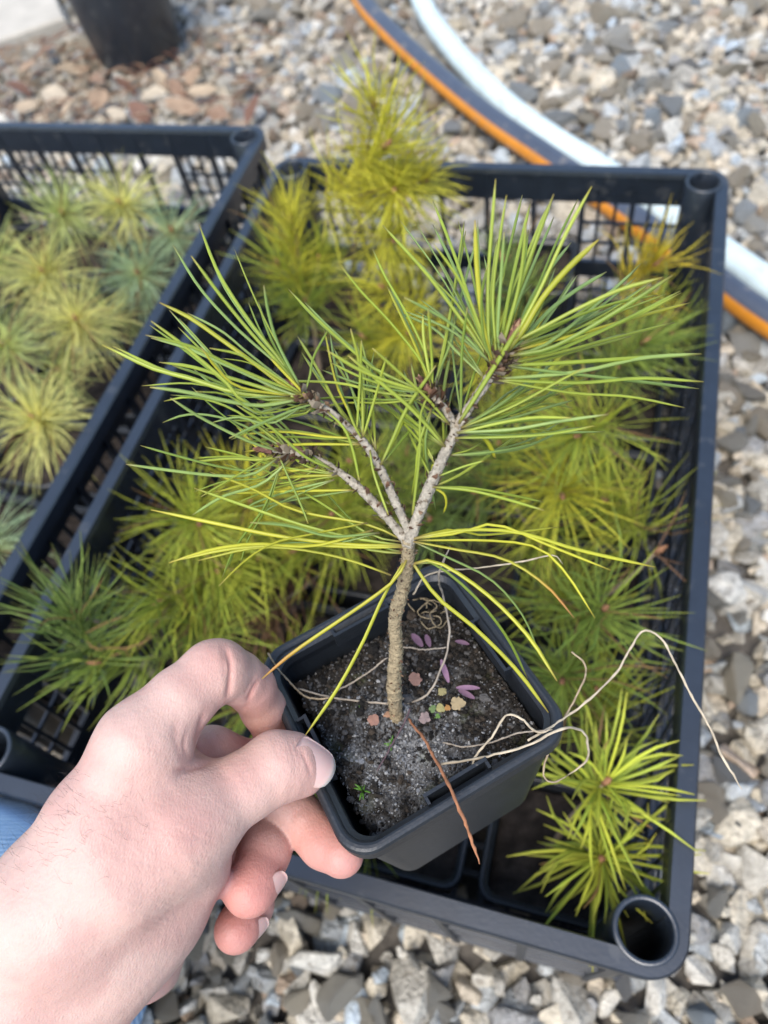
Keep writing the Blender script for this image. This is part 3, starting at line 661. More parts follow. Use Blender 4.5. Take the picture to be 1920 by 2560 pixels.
def attach(x, y):
    best = None
    for k_, Q in enumerate(PRJ):
        d = np.hypot(Q[:, 0] - x, Q[:, 1] - y); i = int(d.argmin())
        if best is None or d[i] < best[0]: best = (d[i], k_, i)
    return ALLP[best[1]][0], ALLP[best[1]][1][best[2]]
for pts, c, w in NE:
    p2 = pts[::-1]; par, b3 = attach(*p2[0])
    # length in metres if it lay across the view, and the depth it needs to reach a believable length
    L2 = sum(math.dist(p2[i], p2[i + 1]) for i in range(len(p2) - 1)) * K / F * PR(b3)[2]
    Lt = rng.uniform(.048, .062); dz = math.sqrt(max(0, Lt ** 2 - L2 ** 2)); dz = min(dz, .028 if L2 > .02 else .008)
    fr = random.random() < .45; dz = dz * (-.5 if fr else 1); b3 = b3 + RC[2] * (-.0013 if fr else .0006)
    needle(p2, c, w, par, b3, dz)
    for rep_ in range(2):
      if random.random() < ((.9, .5) if p2[0][1] < 1140 else (.25, .1))[rep_] and L2 > .022:     # its twin in the same sheath
        a = math.radians(rng.normal(0, 8) + random.choice((-6, 6))); s = rng.uniform(.82, 1.0); x0, y0 = p2[0]
        q = [(x0 + s * ((x - x0) * math.cos(a) - (y - y0) * math.sin(a)), y0 + s * ((x - x0) * math.sin(a) + (y - y0) * math.cos(a))) for x, y in p2]
        needle(q, random.choice((c if c not in 'oy' else 'g', 'g', 'b', 'b', 'd')), w * rng.uniform(.75, .95), par, b3, abs(dz) + rng.uniform(.004, .016))

# weeds and dry stalks in the held pot
def stalk(pts, r, c, label, name='dry_stalk', zf=None, group='dry stalks in the held pot', n=40):
    b = MB(); P = spline(pts, n); rr = r * (1 + rng.normal(0, .12, n)); rr[-3:] *= (.7, .5, .3)
    wig = np.cumsum(rng.normal(0, r * .3, (n, 3)), axis=0); wig -= wig.mean(0)
    tube(b, P + wig, rr, 5, np.array([np.array(c) * rng.uniform(.8, 1.2) for i in range(n)])); tag(b.build(name, M['dry'], None, True), label, 'stalk', group)
TAN = (.40, .31, .20); PALE = (.50, .42, .30); GRY = (.34, .29, .23)
ph = lambda x, y, z=SZ + .003: plane_hit(*Z2(x, y), z)
stalk([ph(1000, 1030, -.012), ph(1130, 1012, -.006), ph(1280, 985, .001), ph(1430, 930, .003), ph(1560, 868, .006), U(1250, 1573, .243), U(1268, 1600, .25), U(1268, 1640, .262), U(1225, 1680, .27)], .00045, PALE, 'thick pale root strand lying over the lower right rim of the held pot')
stalk([ph(1140, 1092, -.010), ph(1150, 1010, -.006), ph(1230, 900, -.003), ph(1310, 805, .001), ph(1380, 830, 0), ph(1450, 890, .003), ph(1520, 880, .004)], .0004, PALE, 'pale bent stalk rising to a peak beside the right corner of the soil')
stalk([ph(1000, 928, -.014), ph(1100, 950, -.012), ph(1220, 935, -.008), ph(1350, 895, -.003), ph(1490, 880, .003)], .0003, GRY, 'thin grey stalk lying level across the right part of the soil')
stalk([ph(1400, 935, .003), U(1212, 1560, .243), U(1270, 1515, .246), U(1330, 1455, .25), U(1365, 1395, .254), U(1390, 1363, .256), U(1430, 1382, .254), U(1462, 1440, .25), U(1490, 1495, .247), U(1530, 1560, .244), U(1560, 1630, .24), U(1605, 1705, .236)], .0004, PALE, 'long bent straw stalk arching out over the right crate rim', n=70)
stalk([U(1230, 1408, .262), U(1262, 1442, .26), U(1240, 1510, .255), U(1205, 1580, .25), U(1182, 1640, .247), U(1178, 1672, .247), U(1195, 1688, .249), U(1230, 1672, .253)], .00036, TAN, 'tan stalk with a hooked lower end hanging beside the pot corner')
stalk([ph(330, 685, -.010), ph(450, 712), ph(600, 737), ph(760, 752), ph(860, 748), ph(960, 690, -.009), ph(1020, 560, -.005), ph(1042, 430, 0), ph(1010, 260, .008), U(948, 1250, .245), U(975, 1185, .238)], .0004, GRY, 'long curved grey stalk sweeping round behind the sapling trunk', n=60)
stalk([ph(200, 520, .003), ph(240, 590, -.002), ph(320, 670, -.008), ph(400, 730, -.012), ph(500, 722, -.012)], .00032, TAN, 'thin curved stalk over the left corner of the held pot')
stalk([ph(520, 700), ph(620, 640), ph(750, 540, -.008)], .0003, GRY, 'straight thin stalk slanting up to the trunk from the left')
stalk([ph(830, 500), ph(930, 503, -.011), ph(1030, 490, -.010)], .0003, GRY, 'short level stalk behind the trunk near the purple leaves')
stalk([ph(870, 250, -.003), ph(945, 157, .004), U(1050, 1225, .262), U(1130, 1213, .258), U(1195, 1200, .255), U(1215, 1220, .255)], .0003, PALE, 'pale straw stalk sticking out over the back corner of the held pot')
stalk([ph(850, 770, -.012), ph(810, 880), ph(760, 980), ph(710, 1060)], .0003, (.12, .08, .09), 'dark thin stalk in front of the trunk base')
for k_ in range(6):
    x0, y0 = random.uniform(850, 1030), random.uniform(290, 400); a = [ph(x0 + 55 * math.cos(t + k_) * random.uniform(.5, 1.1), y0 + 45 * math.sin(t + k_) * random.uniform(.5, 1), SZ + .003 + .003 * random.random()) for t in np.linspace(0, 4.4, 7)]
    stalk(a, .00026, (.26, .21, .13), 'fine curly tan rootlet in the tangle at the back of the soil', 'curly_rootlet', group='curly rootlets')
stalk([ph(855, 822, -.014), ph(905, 890, -.010), ph(950, 955, -.006), ph(1000, 1060, 0), ph(1040, 1150, .005), ph(1090, 1270, .006), U(1010, 1800, .228), U(1031, 1858, .23)], .00055, (.36, .16, .08), 'rust brown dead needle hanging over the front rim of the held pot', 'dead_needle', n=40)
def leaf2(pts_c, ax_, L, W, c, fold=.3, n=7):
    b = MB(); vs_, fs = [], []; ax_ = np.asarray(ax_, float); ax_ /= np.linalg.norm(ax_); sd_ = np.cross(paz, ax_); sd_ /= np.linalg.norm(sd_)
    for i in range(n):
        u = i / (n - 1); w = W * (math.sin(math.pi * (u * .92 + .04)) ** .6)
        for s in (-1, 0, 1): vs_.append(pts_c + ax_ * L * (u - .5) + sd_ * w * s + paz * (abs(s) * w * fold - L * .12 * (u - .5) ** 2))
    for i in range(n - 1):
        for j in range(2): fs.append((i * 3 + j, i * 3 + j + 1, i * 3 + j + 4, i * 3 + j + 3))
    b.add(vs_, fs, c); return b
def img_dir(x0, y0, x1, y1): return ph(x1, y1) - ph(x0, y0)
PUR = (.26, .15, .22)
for (x0, y0, x1, y1, W, z, lab) in ((1000, 550, 1035, 655, .0017, .006, 'upright purple oblong leaf right of the trunk'), (1070, 680, 1178, 682, .0015, .007, 'level lilac leaf pointing right above the tan clover'), (1080, 690, 1155, 730, .0017, .003, 'dull purple leaf under the lilac one'), (865, 432, 915, 490, .0022, .004, 'dark purple leaf behind the trunk'), (930, 435, 950, 492, .0017, .005, 'small dark purple leaf beside its larger twin'), (1065, 465, 1130, 480, .0014, .004, 'faint purple leaf by the back right wall')):
    c3 = (ph(x0, y0, SZ + z) + ph(x1, y1, SZ + z)) / 2; L = np.linalg.norm(img_dir(x0, y0, x1, y1))
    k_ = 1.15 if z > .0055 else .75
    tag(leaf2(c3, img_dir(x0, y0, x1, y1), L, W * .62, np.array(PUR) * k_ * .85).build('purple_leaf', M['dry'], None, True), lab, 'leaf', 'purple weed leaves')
def clover(x, y, r, c, lab, z=.005, lobes=3):
    r *= .85; c = np.array(c) * .8; p = ph(x, y, SZ + z); b = MB(); n = 22; vs_ = [p + paz * .0004]
    e1_ = img_dir(0, 0, 100, 0); e1_ /= np.linalg.norm(e1_); e2_ = np.cross(paz, e1_); ph0 = random.uniform(0, 6)
    for i in range(n):
        a = 2 * math.pi * i / n; rr = r * (.72 + .07 * math.cos(lobes * a + ph0) + rng.uniform(-.13, .10)); vs_.append(p + e1_ * rr * math.cos(a) + e2_ * rr * math.sin(a) + paz * rng.uniform(-.0003, .0006))
    b.add(vs_, [(0, i + 1, (i + 1) % n + 1) for i in range(n)], c); q_ = ph(x - 25, y + 25, SZ)
    tube(b, [q_, (p + q_) / 2 + paz * .001, p], .0002, 4, np.array(c) * .7)
    tag(b.build('weed_leaf', M['dry'], None, True), lab, 'leaf', 'small weed leaves on the soil')
clover(690, 830, .0036, (.36, .20, .15), 'pinkish brown leaf left of the trunk base'); clover(752, 805, .0020, (.40, .23, .14), 'tiny brown leaf touching the trunk base on the left')
clover(880, 640, .0042, (.38, .22, .17), 'dull pink ragged leaf right behind the trunk', .005, 2); clover(1005, 700, .0026, (.33, .29, .14), 'small olive leaf under the purple upright leaf')
clover(1075, 755, .0042, (.45, .35, .20), 'large tan leaf right of the clover', .006); clover(998, 775, .0026, (.36, .33, .14), 'yellowish leaf in the middle of the clover'); clover(962, 778, .0022, (.17, .25, .10), 'greenish leaf at the left of the clover')
clover(1030, 775, .0018, (.45, .24, .08), 'orange tiny leaf in the clover'); clover(985, 812, .0015, (.13, .24, .06), 'smallest green leaf below the clover'); clover(925, 822, .0034, (.30, .23, .22), 'mauve grey leaf below and left of the clover'); 
def tuft(x, y, L, n, lab, c=(.10, .24, .03)):
    b = MB(); p = ph(x, y, SZ)
    for i in range(n):
        d = paz * rng.uniform(.5, 1) + rng.normal(0, .55, 3); d /= np.linalg.norm(d); e = p + d * L * rng.uniform(.6, 1)
        tube(b, [p, (p + e) / 2 + paz * L * .1, e], [.0002, .00045, .00015], 5, np.array(c) * rng.uniform(.8, 1.3), flat=.4)
    tag(b.build('weed_seedling', M['needle'], None, True), lab, 'seedling', 'green weed seedlings on the soil')
tuft(642, 1155, .0052, 12, 'bright green feathery weed seedling at the front of the soil'); tuft(775, 940, .0036, 8, 'small green weed seedling below the trunk'); tuft(630, 795, .0042, 8, 'thin green weed seedling left of the trunk'); tuft(592, 672, .002, 5, 'tiny green weed speck near the left wall')

# ------------------------------------------------------------------ seedlings in the crates
BC = {'yel': ((.70, .64, .06), (.58, .57, .055)), 'grn': ((.26, .37, .07), (.38, .46, .07)), 'yg': ((.36, .45, .06), (.54, .56, .065)), 'dk': ((.15, .23, .055), (.23, .31, .07)),
      'pale': ((.60, .64, .22), (.48, .57, .21)), 'pyel': ((.74, .69, .23), (.62, .64, .21)), 'blue': ((.40, .52, .29), (.32, .45, .25)), 'org': ((.62, .46, .03), (.50, .43, .03)), 'dead': ((.30, .17, .09), (.24, .14, .08))}
def seedling(label, group, pot_xy, shoots, nl=.05, nw=.00055, zpot=.085, per=70, droop=.0, indiv=False, name='pine_seedling', stem_r=.0022, dens=1.25, fan=(12, 50), heart=(0, 0, 0), tilt=.42):
    """shoots: (x, y, z, colour, spread length, needles) of each leader's tip in view"""
    b0 = np.array([pot_xy[0], pot_xy[1], zpot]); root = empty(name, tuple(b0), label, 'seedling', group)
    sm_ = MB(); nb = MB(); ind = []
    tips = [RZ(s[0], s[1], s[2]) for s in shoots]
    main = max(range(len(tips)), key=lambda i: tips[i][2])
    mid = b0 * .5 + tips[main] * .5 + rng.normal(0, .004, 3); stemP = spline([b0, mid, tips[main]], 20)
    for i, (tp, s) in enumerate(zip(tips, shoots)):
        if i == main: P = stemP
        else:
            j = stemP[int(np.clip(np.argmin(np.abs(stemP[:, 2] - (tp[2] - .035))), 2, 17))]; P = spline([j, j * .45 + tp * .55 + (0, 0, -.006), tp], 12)
        tube(sm_, P, np.linspace(stem_r if i == main else stem_r * .7, stem_r * .5, len(P)), 7, np.array([np.array((.26, .20, .14)) * rng.uniform(.7, 1.2) for _ in P]), jitter=.12)
        d = P[-1] - P[-4]; d /= np.linalg.norm(d); key, sl_, cnt = s[3], s[4], s[5]
        ca, cb = map(np.array, BC[key])
        d = d + rng.normal(0, tilt, 3) * (1, 1, .25); d /= np.linalg.norm(d)
        for k_ in range(int(cnt * dens)):
            u = random.random() ** 1.15; p = tp - d * sl_ * 1.35 * u
            o = np.cross(d, rng.normal(size=3)); o /= np.linalg.norm(o)
            th = math.radians(rng.uniform(*fan) + 45 * u); dr = d * math.cos(th) + o * math.sin(th)
            L = nl * rng.uniform(.5, 1.1); c = (ca + (cb - ca) * random.random()) * rng.uniform(.65, 1.3)
            if random.random() < .05: c = np.array((.34, .20, .08))
            e = p + dr * L + np.array([0, 0, -1.0]) * L * droop * rng.uniform(.2, 1.2); md = p + dr * L * .55 + rng.normal(0, .05, 3) * L
            Q = spline([p, md, e], 5); gb_ = nb
            cs = np.array([c * .9 + np.array(heart), c + np.array(heart) * .5, c, c, c * .6 + np.array((.35, .24, .06)) * .4])
            if indiv:
                gb_ = MB()
            tube(gb_, Q, (nw if indiv else nw * .86) * np.array([.7, 1, 1, .95, .25]), 5 if indiv else 3, cs, cap=False, flat=.7)
            if indiv: gb_.build('needle', M['bgneedle'], root, True)
        # bud
        tube(sm_, [tp - d * .002, tp + d * .003, tp + d * .008], [.002, .0022, .0004], 6, (.30, .15, .08), jitter=.2)
    sm_.build('stem', M['bark'], root, True)
    if not indiv: f = nb.build('needles', M['bgneedle'], root, True); tag(f, kind='stuff')
    return root
GR, GL = 'seedlings in the right crate', 'seedlings in the left crate'
def gp(ix, iy): return (0.045 + ix * .092, 0.045 + iy * .093)
SEED = [
 ('tall bright yellow pine seedling standing above the back rim of the right crate', (0, 5), [(808, 225, .325, 'yel', .045, 120), (832, 315, .305, 'yel', .06, 150), (852, 410, .28, 'yel', .06, 160), (775, 380, .265, 'yel', .045, 110), (915, 390, .268, 'yel', .04, 110), (850, 520, .24, 'yel', .05, 110)], .054, .00058),
 ('yellow green seedling at the back left corner of the right crate', (0, 4), [(628, 480, .235, 'yel', .04, 120), (600, 570, .205, 'yg', .04, 100), (690, 560, .20, 'yg', .04, 100), (660, 650, .18, 'grn', .04, 90)], .055, .00055),
 ('yellow seedling behind the middle of the held sapling', (1, 4), [(830, 620, .215, 'yel', .05, 130), (880, 720, .20, 'yel', .05, 130), (790, 730, .18, 'yg', .045, 110)], .055, .00055),
 ('dark green seedling by the back wall of the right crate', (2, 5), [(1085, 560, .21, 'dk', .04, 90), (1130, 610, .18, 'grn', .035, 60)], .045, .0005),
 ('orange yellow seedling in the back right corner of the right crate', (3, 5), [(1415, 570, .215, 'org', .028, 80), (1400, 650, .18, 'yg', .03, 60), (1450, 720, .16, 'grn', .03, 70)], .05, .0006),
 ('green seedling in front of the orange yellow one along the right wall', (3, 4), [(1390, 740, .205, 'grn', .04, 110), (1330, 790, .17, 'dk', .04, 80)], .055, .00055),
 ('large yellow green seedling right of the held sapling', (3, 3), [(1250, 940, .235, 'yg', .045, 150), (1215, 1070, .215, 'yel', .04, 120), (1310, 1080, .195, 'yg', .04, 130)], .062, .0006),
 ('yellow seedling half hidden behind the sapling fork', (2, 4), [(1060, 760, .20, 'yel', .045, 110), (1150, 850, .185, 'yg', .04, 110)], .055, .00055),
 ('green seedling between trunk and right wall', (2, 3), [(1080, 960, .18, 'grn', .04, 110), (1030, 1060, .165, 'dk', .04, 90), (1170, 1180, .16, 'yg', .04, 90)], .055, .00055),
 ('olive seedling with brown buds beside the right wall', (3, 2), [(1305, 1315, .205, 'grn', .03, 90), (1420, 1190, .19, 'dead', .004, 3), (1215, 1300, .16, 'yg', .035, 80)], .062, .0006),
 ('low green seedling close to the right corner of the held pot', (3, 1), [(1215, 1470, .185, 'grn', .035, 100), (1290, 1500, .15, 'yg', .035, 70)], .06, .0006),
 ('yellow green seedling left of the held sapling', (0, 3), [(430, 1130, .215, 'yg', .05, 150), (540, 1080, .20, 'yel', .045, 130), (560, 1200, .18, 'yg', .05, 120), (470, 1230, .19, 'yg', .04, 110)], .06, .0006),
 ('olive seedling between the fingers and the sapling', (1, 2), [(640, 1190, .17, 'yg', .045, 120), (720, 1110, .185, 'yg', .045, 130), (560, 1330, .14, 'dead', .04, 90)], .058, .00055),
 ('dense green seedling hidden behind the fork of the sapling', (1, 3), [(760, 1000, .18, 'yg', .05, 130), (880, 980, .17, 'grn', .05, 120), (930, 1120, .15, 'dk', .045, 90)], .058, .00055),
 ('dark green seedling over the left rim above the wrist', (0, 1), [(165, 1330, .235, 'dk', .035, 110), (215, 1430, .20, 'grn', .04, 60)], .058, .0007),
 ('yellow green seedling just above the bent index finger', (0, 2), [(350, 1300, .20, 'yg', .045, 120), (450, 1360, .17, 'grn', .045, 100)], .06, .0006),
 ('mid green seedling seen through the gap in the hand', (1, 1), [(520, 1530, .14, 'grn', .05, 110), (640, 1420, .12, 'yg', .04, 60)], .05, .0006),
 ('small grassy seedling below the middle finger', (1, 0), [(690, 1800, .12, 'grn', .04, 50), (800, 1830, .11, 'yg', .03, 30)], .05, .0006),
]
for lab, cell, sh, nl, nw in SEED: seedling(lab, GR, gp(*cell), sh, nl, nw)
seedling('sharp yellow green seedling in two whorls beside the front right tube', GR, gp(3, 0), [(1308, 1690, .205, 'yg', .018, 85), (1300, 1852, .165, 'yg', .02, 85)], .058, .0009, indiv=True, droop=.12, dens=.9, tilt=.15)
SEEDL = [
 ('pale green seedling at the back of the left crate', (135, 462, .185, 'pale', 150)), ('pale yellow seedling with orange heart at the back of the left crate', (262, 440, .195, 'pyel', 170)), ('small blue green seedling in the back right corner of the left crate', (372, 500, .175, 'blue', 120)),
 ('pale seedling second row from the back in the left crate', (95, 588, .18, 'pyel', 170)), ('grey green seedling beside the right rim of the left crate', (300, 590, .17, 'blue', 170)), ('yellow tipped seedling in the middle of the left crate', (165, 690, .185, 'pyel', 180)),
 ('green seedling cut by the left edge of the picture, upper', (-10, 560, .18, 'pale', 140)), ('pale seedling cut by the left edge of the picture, lower', (8, 745, .175, 'pale', 150)), ('bright yellow green seedling near the right rim of the left crate', (78, 905, .19, 'pyel', 190)),
 ('blue green seedling at the left edge below the bright one', (-25, 1170, .16, 'blue', 110)), ('faint seedling between the middle ones of the left crate', (230, 680, .14, 'pale', 90)), ('dull seedling behind the bright yellow green one', (130, 800, .13, 'pale', 90)) ]
LPOTS = []
for lab, (x, y, z, key, cnt) in SEEDL:
    p = RZ(x, y, z); LPOTS.append((p[0] + rng.uniform(-.006, .006) , p[1] + .004, lab))
    seedling(lab, GL, LPOTS[-1][:2], [(x, y, z + .014, key, .012, cnt)], .056, .00058, zpot=.09, droop=.16, stem_r=.0018, dens=1.25, fan=(12, 88), heart=(.26, .22, .05), tilt=.2)
# the pots they stand in
def small_pot(x, y, lab, group, h=.078, z=.014, rz=0, hw=.0405):
    ca, sa = math.cos(rz), math.sin(rz)
    r_, A = square_pot('square_pot', np.array([x, y, z + h]), (ca, sa, 0), (-sa, ca, 0), (0, 0, 1), hw, h, lab, group, det=4)
    b = MB(); n = 14; vs_, fs, cs = [], [], []; q_ = hw - .006
    for i in range(n):
        for j in range(n):
            vs_.append((x + (i / (n - 1) - .5) * 2 * q_ * ca - (j / (n - 1) - .5) * 2 * q_ * sa, y + (i / (n - 1) - .5) * 2 * q_ * sa + (j / (n - 1) - .5) * 2 * q_ * ca, z + h - .012 + rng.normal(0, .0012)))
            k_ = rng.uniform(.4, 1.5); cs.append((.030 * k_, .024 * k_, .020 * k_))
    for i in range(n - 1):
        for j in range(n - 1): fs.append((i * n + j, (i + 1) * n + j, (i + 1) * n + j + 1, i * n + j + 1))
    b.add(vs_, fs, cs); b.build('soil', M['soil'], r_, True)
for (lab, cell, *_r) in SEED: small_pot(*gp(*cell), 'black square pot in the crate holding the ' + ' '.join(lab.split()[:7]), 'pots in the right crate')
small_pot(*gp(3, 0), 'black square pot holding the sharp two whorl seedling by the front tube', 'pots in the right crate')
small_pot(*gp(2, 0), 'black square pot of bare dark soil behind the front rim', 'pots in the right crate')
small_pot(.235, .500, 'taller empty black pot against the back wall of the right crate', 'pots in the right crate', h=.15, z=.014, hw=.036)
small_pot(*gp(2, 1), 'black square pot hidden mostly under the held pot', 'pots in the right crate'); small_pot(*gp(2, 2), 'black square pot seen in the dark behind the held pot', 'pots in the right crate')
for i in range(4):
    for j in range(6):
        x, y = CR['left'][0] + .045 + i * .092, CR['left'][1] + .045 + j * .093
        px, py, d = PR((x, y, .09))
        if px < -90: continue
        small_pot(x, y, 'black square pot in left crate, %s row from the back, %s to right rim' % (('sixth', 'fifth', 'fourth', 'third', 'second', 'first')[j], ('fourth', 'third', 'second', 'nearest')[i]), 'pots in the left crate')

# ------------------------------------------------------------------ the hand
def C(x, y, d): return np.array([(x * K - 960) / F * d, (y * K - 1280) / F * d, d])
def sdcone(P, a, b, ra, rb):      # tapered capsule
    ba = b - a; L2 = ba @ ba; t = np.clip(((P - a) @ ba) / L2, 0, 1)
    return np.linalg.norm(P - a - t[..., None] * ba, axis=-1) - (ra + (rb - ra) * t)
def smin(a, b, k): h = np.clip(k - np.abs(a - b), 0, None) / k; return np.minimum(a, b) - h * h * k * .25
def smax(a, b, k): return -smin(-a, -b, k)
def surface_nets(vol, org, h):
    s = vol < 0; nx, ny, nz = vol.shape
    cs = np.zeros((nx - 1, ny - 1, nz - 1, 3)); cn = np.zeros((nx - 1, ny - 1, nz - 1))
    for dx in (0, 1):
        for dy in (0, 1):
            for ax in range(3):
                # edges along ax with offsets on the two other axes
                oth = [a for a in range(3) if a != ax]; o = [0, 0, 0]; o[oth[0]] = dx; o[oth[1]] = dy
                sl = tuple(slice(o[a], o[a] + vol.shape[a] - 1) for a in range(3)); o2 = list(o); o2[ax] += 1
                sl2 = tuple(slice(o2[a], o2[a] + vol.shape[a] - 1) for a in range(3))
                A, B = vol[sl], vol[sl2]; cr = s[sl] != s[sl2]; t = np.where(cr, A / np.where(cr, A - B, 1), 0)
                for a in range(3): cs[..., a] += np.where(cr, o[a] + (t if a == ax else 0), 0)
                cn += cr
    act = cn > 0; idx = -np.ones(act.shape, int); idx[act] = np.arange(act.sum())
    ii = np.argwhere(act); V = (ii + cs[act] / cn[act][:, None]) * h + org
    Fq = []
    for ax in range(3):
        a1, a2 = [(1, 2), (2, 0), (0, 1)][ax]
        sl = [slice(None)] * 3; sl2 = [slice(None)] * 3; sl[ax] = slice(0, -1); sl2[ax] = slice(1, None)
        cr = s[tuple(sl)] != s[tuple(sl2)]; fl = s[tuple(sl)]
        e = np.argwhere(cr); f_ = fl[cr]
        ok = (e[:, a1] > 0) & (e[:, a2] > 0) & (e[:, a1] < vol.shape[a1] - 1) & (e[:, a2] < vol.shape[a2] - 1); e, f_ = e[ok], f_[ok]
        def ci(d1, d2): q_ = e.copy(); q_[:, a1] -= d1; q_[:, a2] -= d2; return idx[q_[:, 0], q_[:, 1], q_[:, 2]]
        Q = np.c_[ci(1, 1), ci(0, 1), ci(0, 0), ci(1, 0)]; Q[~f_] = Q[~f_][:, ::-1]; Fq.append(Q)
    return V, np.concatenate(Fq)
# (x, y, depth, radius mm) along each bone
PALM = [  # chains that make the wrist, the back of the hand and the heel
 [(-150, 2350, .224, 21), (-10, 2165, .2235, 20.5), (112, 1960, .2235, 18.5)],
 [(-60, 2330, .240, 22), (60, 2190, .244, 21.5), (190, 2050, .246, 20.5)],
 [(20, 2290, .231, 21), (130, 2150, .231, 21), (235, 2040, .2305, 18.5)],
 [(112, 1960, .2235, 18.5), (215, 1780, .2255, 15.8), (308, 1620, .2285, 13.0)],
 [(140, 1990, .238, 20), (260, 1800, .244, 15.5), (345, 1660, .248, 12.8)],
 [(160, 2010, .248, 20), (300, 1850, .260, 15), (385, 1720, .266, 12)],
 [(190, 2050, .254, 19), (330, 1920, .272, 14), (410, 1800, .282, 11)],
 [(160, 1960, .223, 19.5), (262, 1872, .2225, 18), (372, 1800, .2260, 14.5)],
 [(235, 2035, .236, 18.5), (325, 1955, .2375, 17.5), (398, 1862, .236, 14.5)],
 [(150, 2230, .268, 17), (285, 2105, .276, 15.5), (370, 1970, .281, 12)],
]
THUMB = [(375, 1800, .2260, 13.2), (450, 1752, .2310, 11.4), (528, 1700, .2368, 10.3), (598, 1657, .2415, 10.9), (632, 1654, .2438, 9.6), (655, 1660, .2455, 8.4)]
INDEX = [(308, 1605, .2285, 12.8), (388, 1515, .2335, 10.2), (458, 1453, .2395, 9.7), (474, 1449, .2410, 9.4), (512, 1464, .2480, 8.4), (541, 1484, .2545, 8.0), (569, 1532, .2635, 7.5), (588, 1578, .2720, 6.9)]
MIDDLE = [(345, 1660, .248, 12.5), (455, 1640, .261, 10.8), (545, 1665, .270, 9.8), (640, 1762, .2660, 8.6), (700, 1822, .2590, 8.0), (738, 1846, .2535, 7.4)]
RING = [(385, 1720, .266, 11.5), (470, 1725, .276, 10.5), (558, 1770, .272, 9.6), (572, 1838, .2585, 8.7), (548, 1905, .2490, 8.4), (538, 1925, .2460, 8.1)]
PINKY = [(410, 1800, .282, 10), (480, 1840, .287, 9), (548, 1900, .280, 8.2), (545, 1955, .2680, 7.3), (516, 2000, .2595, 7.2), (508, 2012, .2575, 7.0)]
h = .00075
lo = np.array([-.150, .005, .185]); hi = np.array([.020, .172, .300])
dim = np.ceil((hi - lo) / h).astype(int)
def chain(ch, k_, pad=.014):      # distance to a chain of bones, inside its own box of the grid only
    A = np.array([C(*p[:3]) for p in ch]); r_ = max(p[3] for p in ch) / 1e3 + pad
    i0 = np.clip(((A.min(0) - r_ - lo) / h).astype(int), 0, dim - 1); i1 = np.clip(((A.max(0) + r_ - lo) / h).astype(int) + 1, 1, dim)
    ax_ = [(lo[a] + h * np.arange(i0[a], i1[a])).astype(np.float32) for a in range(3)]
    GP = np.stack(np.meshgrid(*ax_, indexing='ij'), -1); d = None
    for p, q_, a, b in zip(ch[:-1], ch[1:], A[:-1], A[1:]):
        e = sdcone(GP, a.astype(np.float32), b.astype(np.float32), p[3] / 1e3, q_[3] / 1e3); d = e if d is None else smin(d, e, k_)
    return tuple(slice(a, b) for a, b in zip(i0, i1)), d
palm = np.full(dim, .05, np.float32)
for ch in PALM:
    sl, e = chain(ch, .004); palm[sl] = smin(palm[sl], e, .009)
vol = palm.copy()
sl, e = chain(THUMB, .003); vol[sl] = smin(vol[sl], e, .009)
sl, e = chain([(330, 1690, .2365, 8), (390, 1690, .2385, 6), (415, 1705, .2385, 5.5)], .003); vol[sl] = smin(vol[sl], e, .012)
for ch, k_ in ((INDEX, .008), (MIDDLE, .006), (RING, .006), (PINKY, .006)):
    sl, e = chain(ch, .0025); vol[sl] = np.minimum(vol[sl], smin(palm[sl], e, k_))
for a_ in (0, -1): vol[a_] = vol[:, a_] = vol[:, :, a_] = .004
HV, HF = surface_nets(vol, lo, h)
def vnorm():
    n_ = np.zeros_like(HV); fa = HV[HF]; fn = np.cross(fa[:, 2] - fa[:, 0], fa[:, 3] - fa[:, 1])
    for k_ in range(4): np.add.at(n_, HF[:, k_], fn)
    return n_ / (np.linalg.norm(n_, axis=1)[:, None] + 1e-12)
for _ in range(2):              # relax the net a little
    acc = np.zeros_like(HV); cnt_ = np.zeros(len(HV))
    for k_ in range(4): np.add.at(acc, HF[:, k_], HV[HF[:, (k_ + 1) % 4]]); np.add.at(cnt_, HF[:, k_], 1)
    HV = HV * .5 + .5 * acc / np.maximum(cnt_, 1)[:, None]
HN = vnorm()
pxy = np.c_[(HV[:, 0] / HV[:, 2] * F + 960) / K, (HV[:, 1] / HV[:, 2] * F + 1280) / K]
crease = np.zeros(len(HV))
def fold(pts, depth, width, dmin=0, dmax=1):    # a skin fold pressed into the side that faces the lens
    global HV
    Q = spline([(x, y, 0) for x, y in pts], 24)[:, :2]; d2 = np.full(len(HV), 1e9)
    for a, b in zip(Q[:-1], Q[1:]):
        ba = b - a; t = np.clip(((pxy - a) @ ba) / (ba @ ba), 0, 1); d2 = np.minimum(d2, np.sum((pxy - a - t[:, None] * ba) ** 2, 1))
    e_ = np.minimum(np.hypot(*(pxy - Q[0]).T), np.hypot(*(pxy - Q[-1]).T)); fade = np.clip(e_ / 22, 0, 1)
    w = np.exp(-d2 / width ** 2) * (HN[:, 2] < .15) * (HV[:, 2] > dmin) * (HV[:, 2] < dmax) * np.maximum(fade, .15)
    HV = HV - HN * (w * depth / 1e3)[:, None]; np.maximum(crease, w * min(1, depth / .8), out=crease)
fold([(486, 1392), (498, 1436), (497, 1475), (490, 1515)], .9, 6); fold([(478, 1388), (484, 1430), (486, 1470)], .35, 4)      # index, middle joint
fold([(566, 1460), (548, 1490), (532, 1525)], .9, 5.5); fold([(556, 1452), (540, 1482), (524, 1512)], .35, 4)                # index, end joint
fold([(412, 1652), (392, 1630), (380, 1590), (385, 1545)], .3, 9); fold([(432, 1640), (428, 1600), (436, 1560), (446, 1535)], .7, 7); fold([(405, 1575), (398, 1610), (410, 1645)], .4, 5)   # web of the thumb
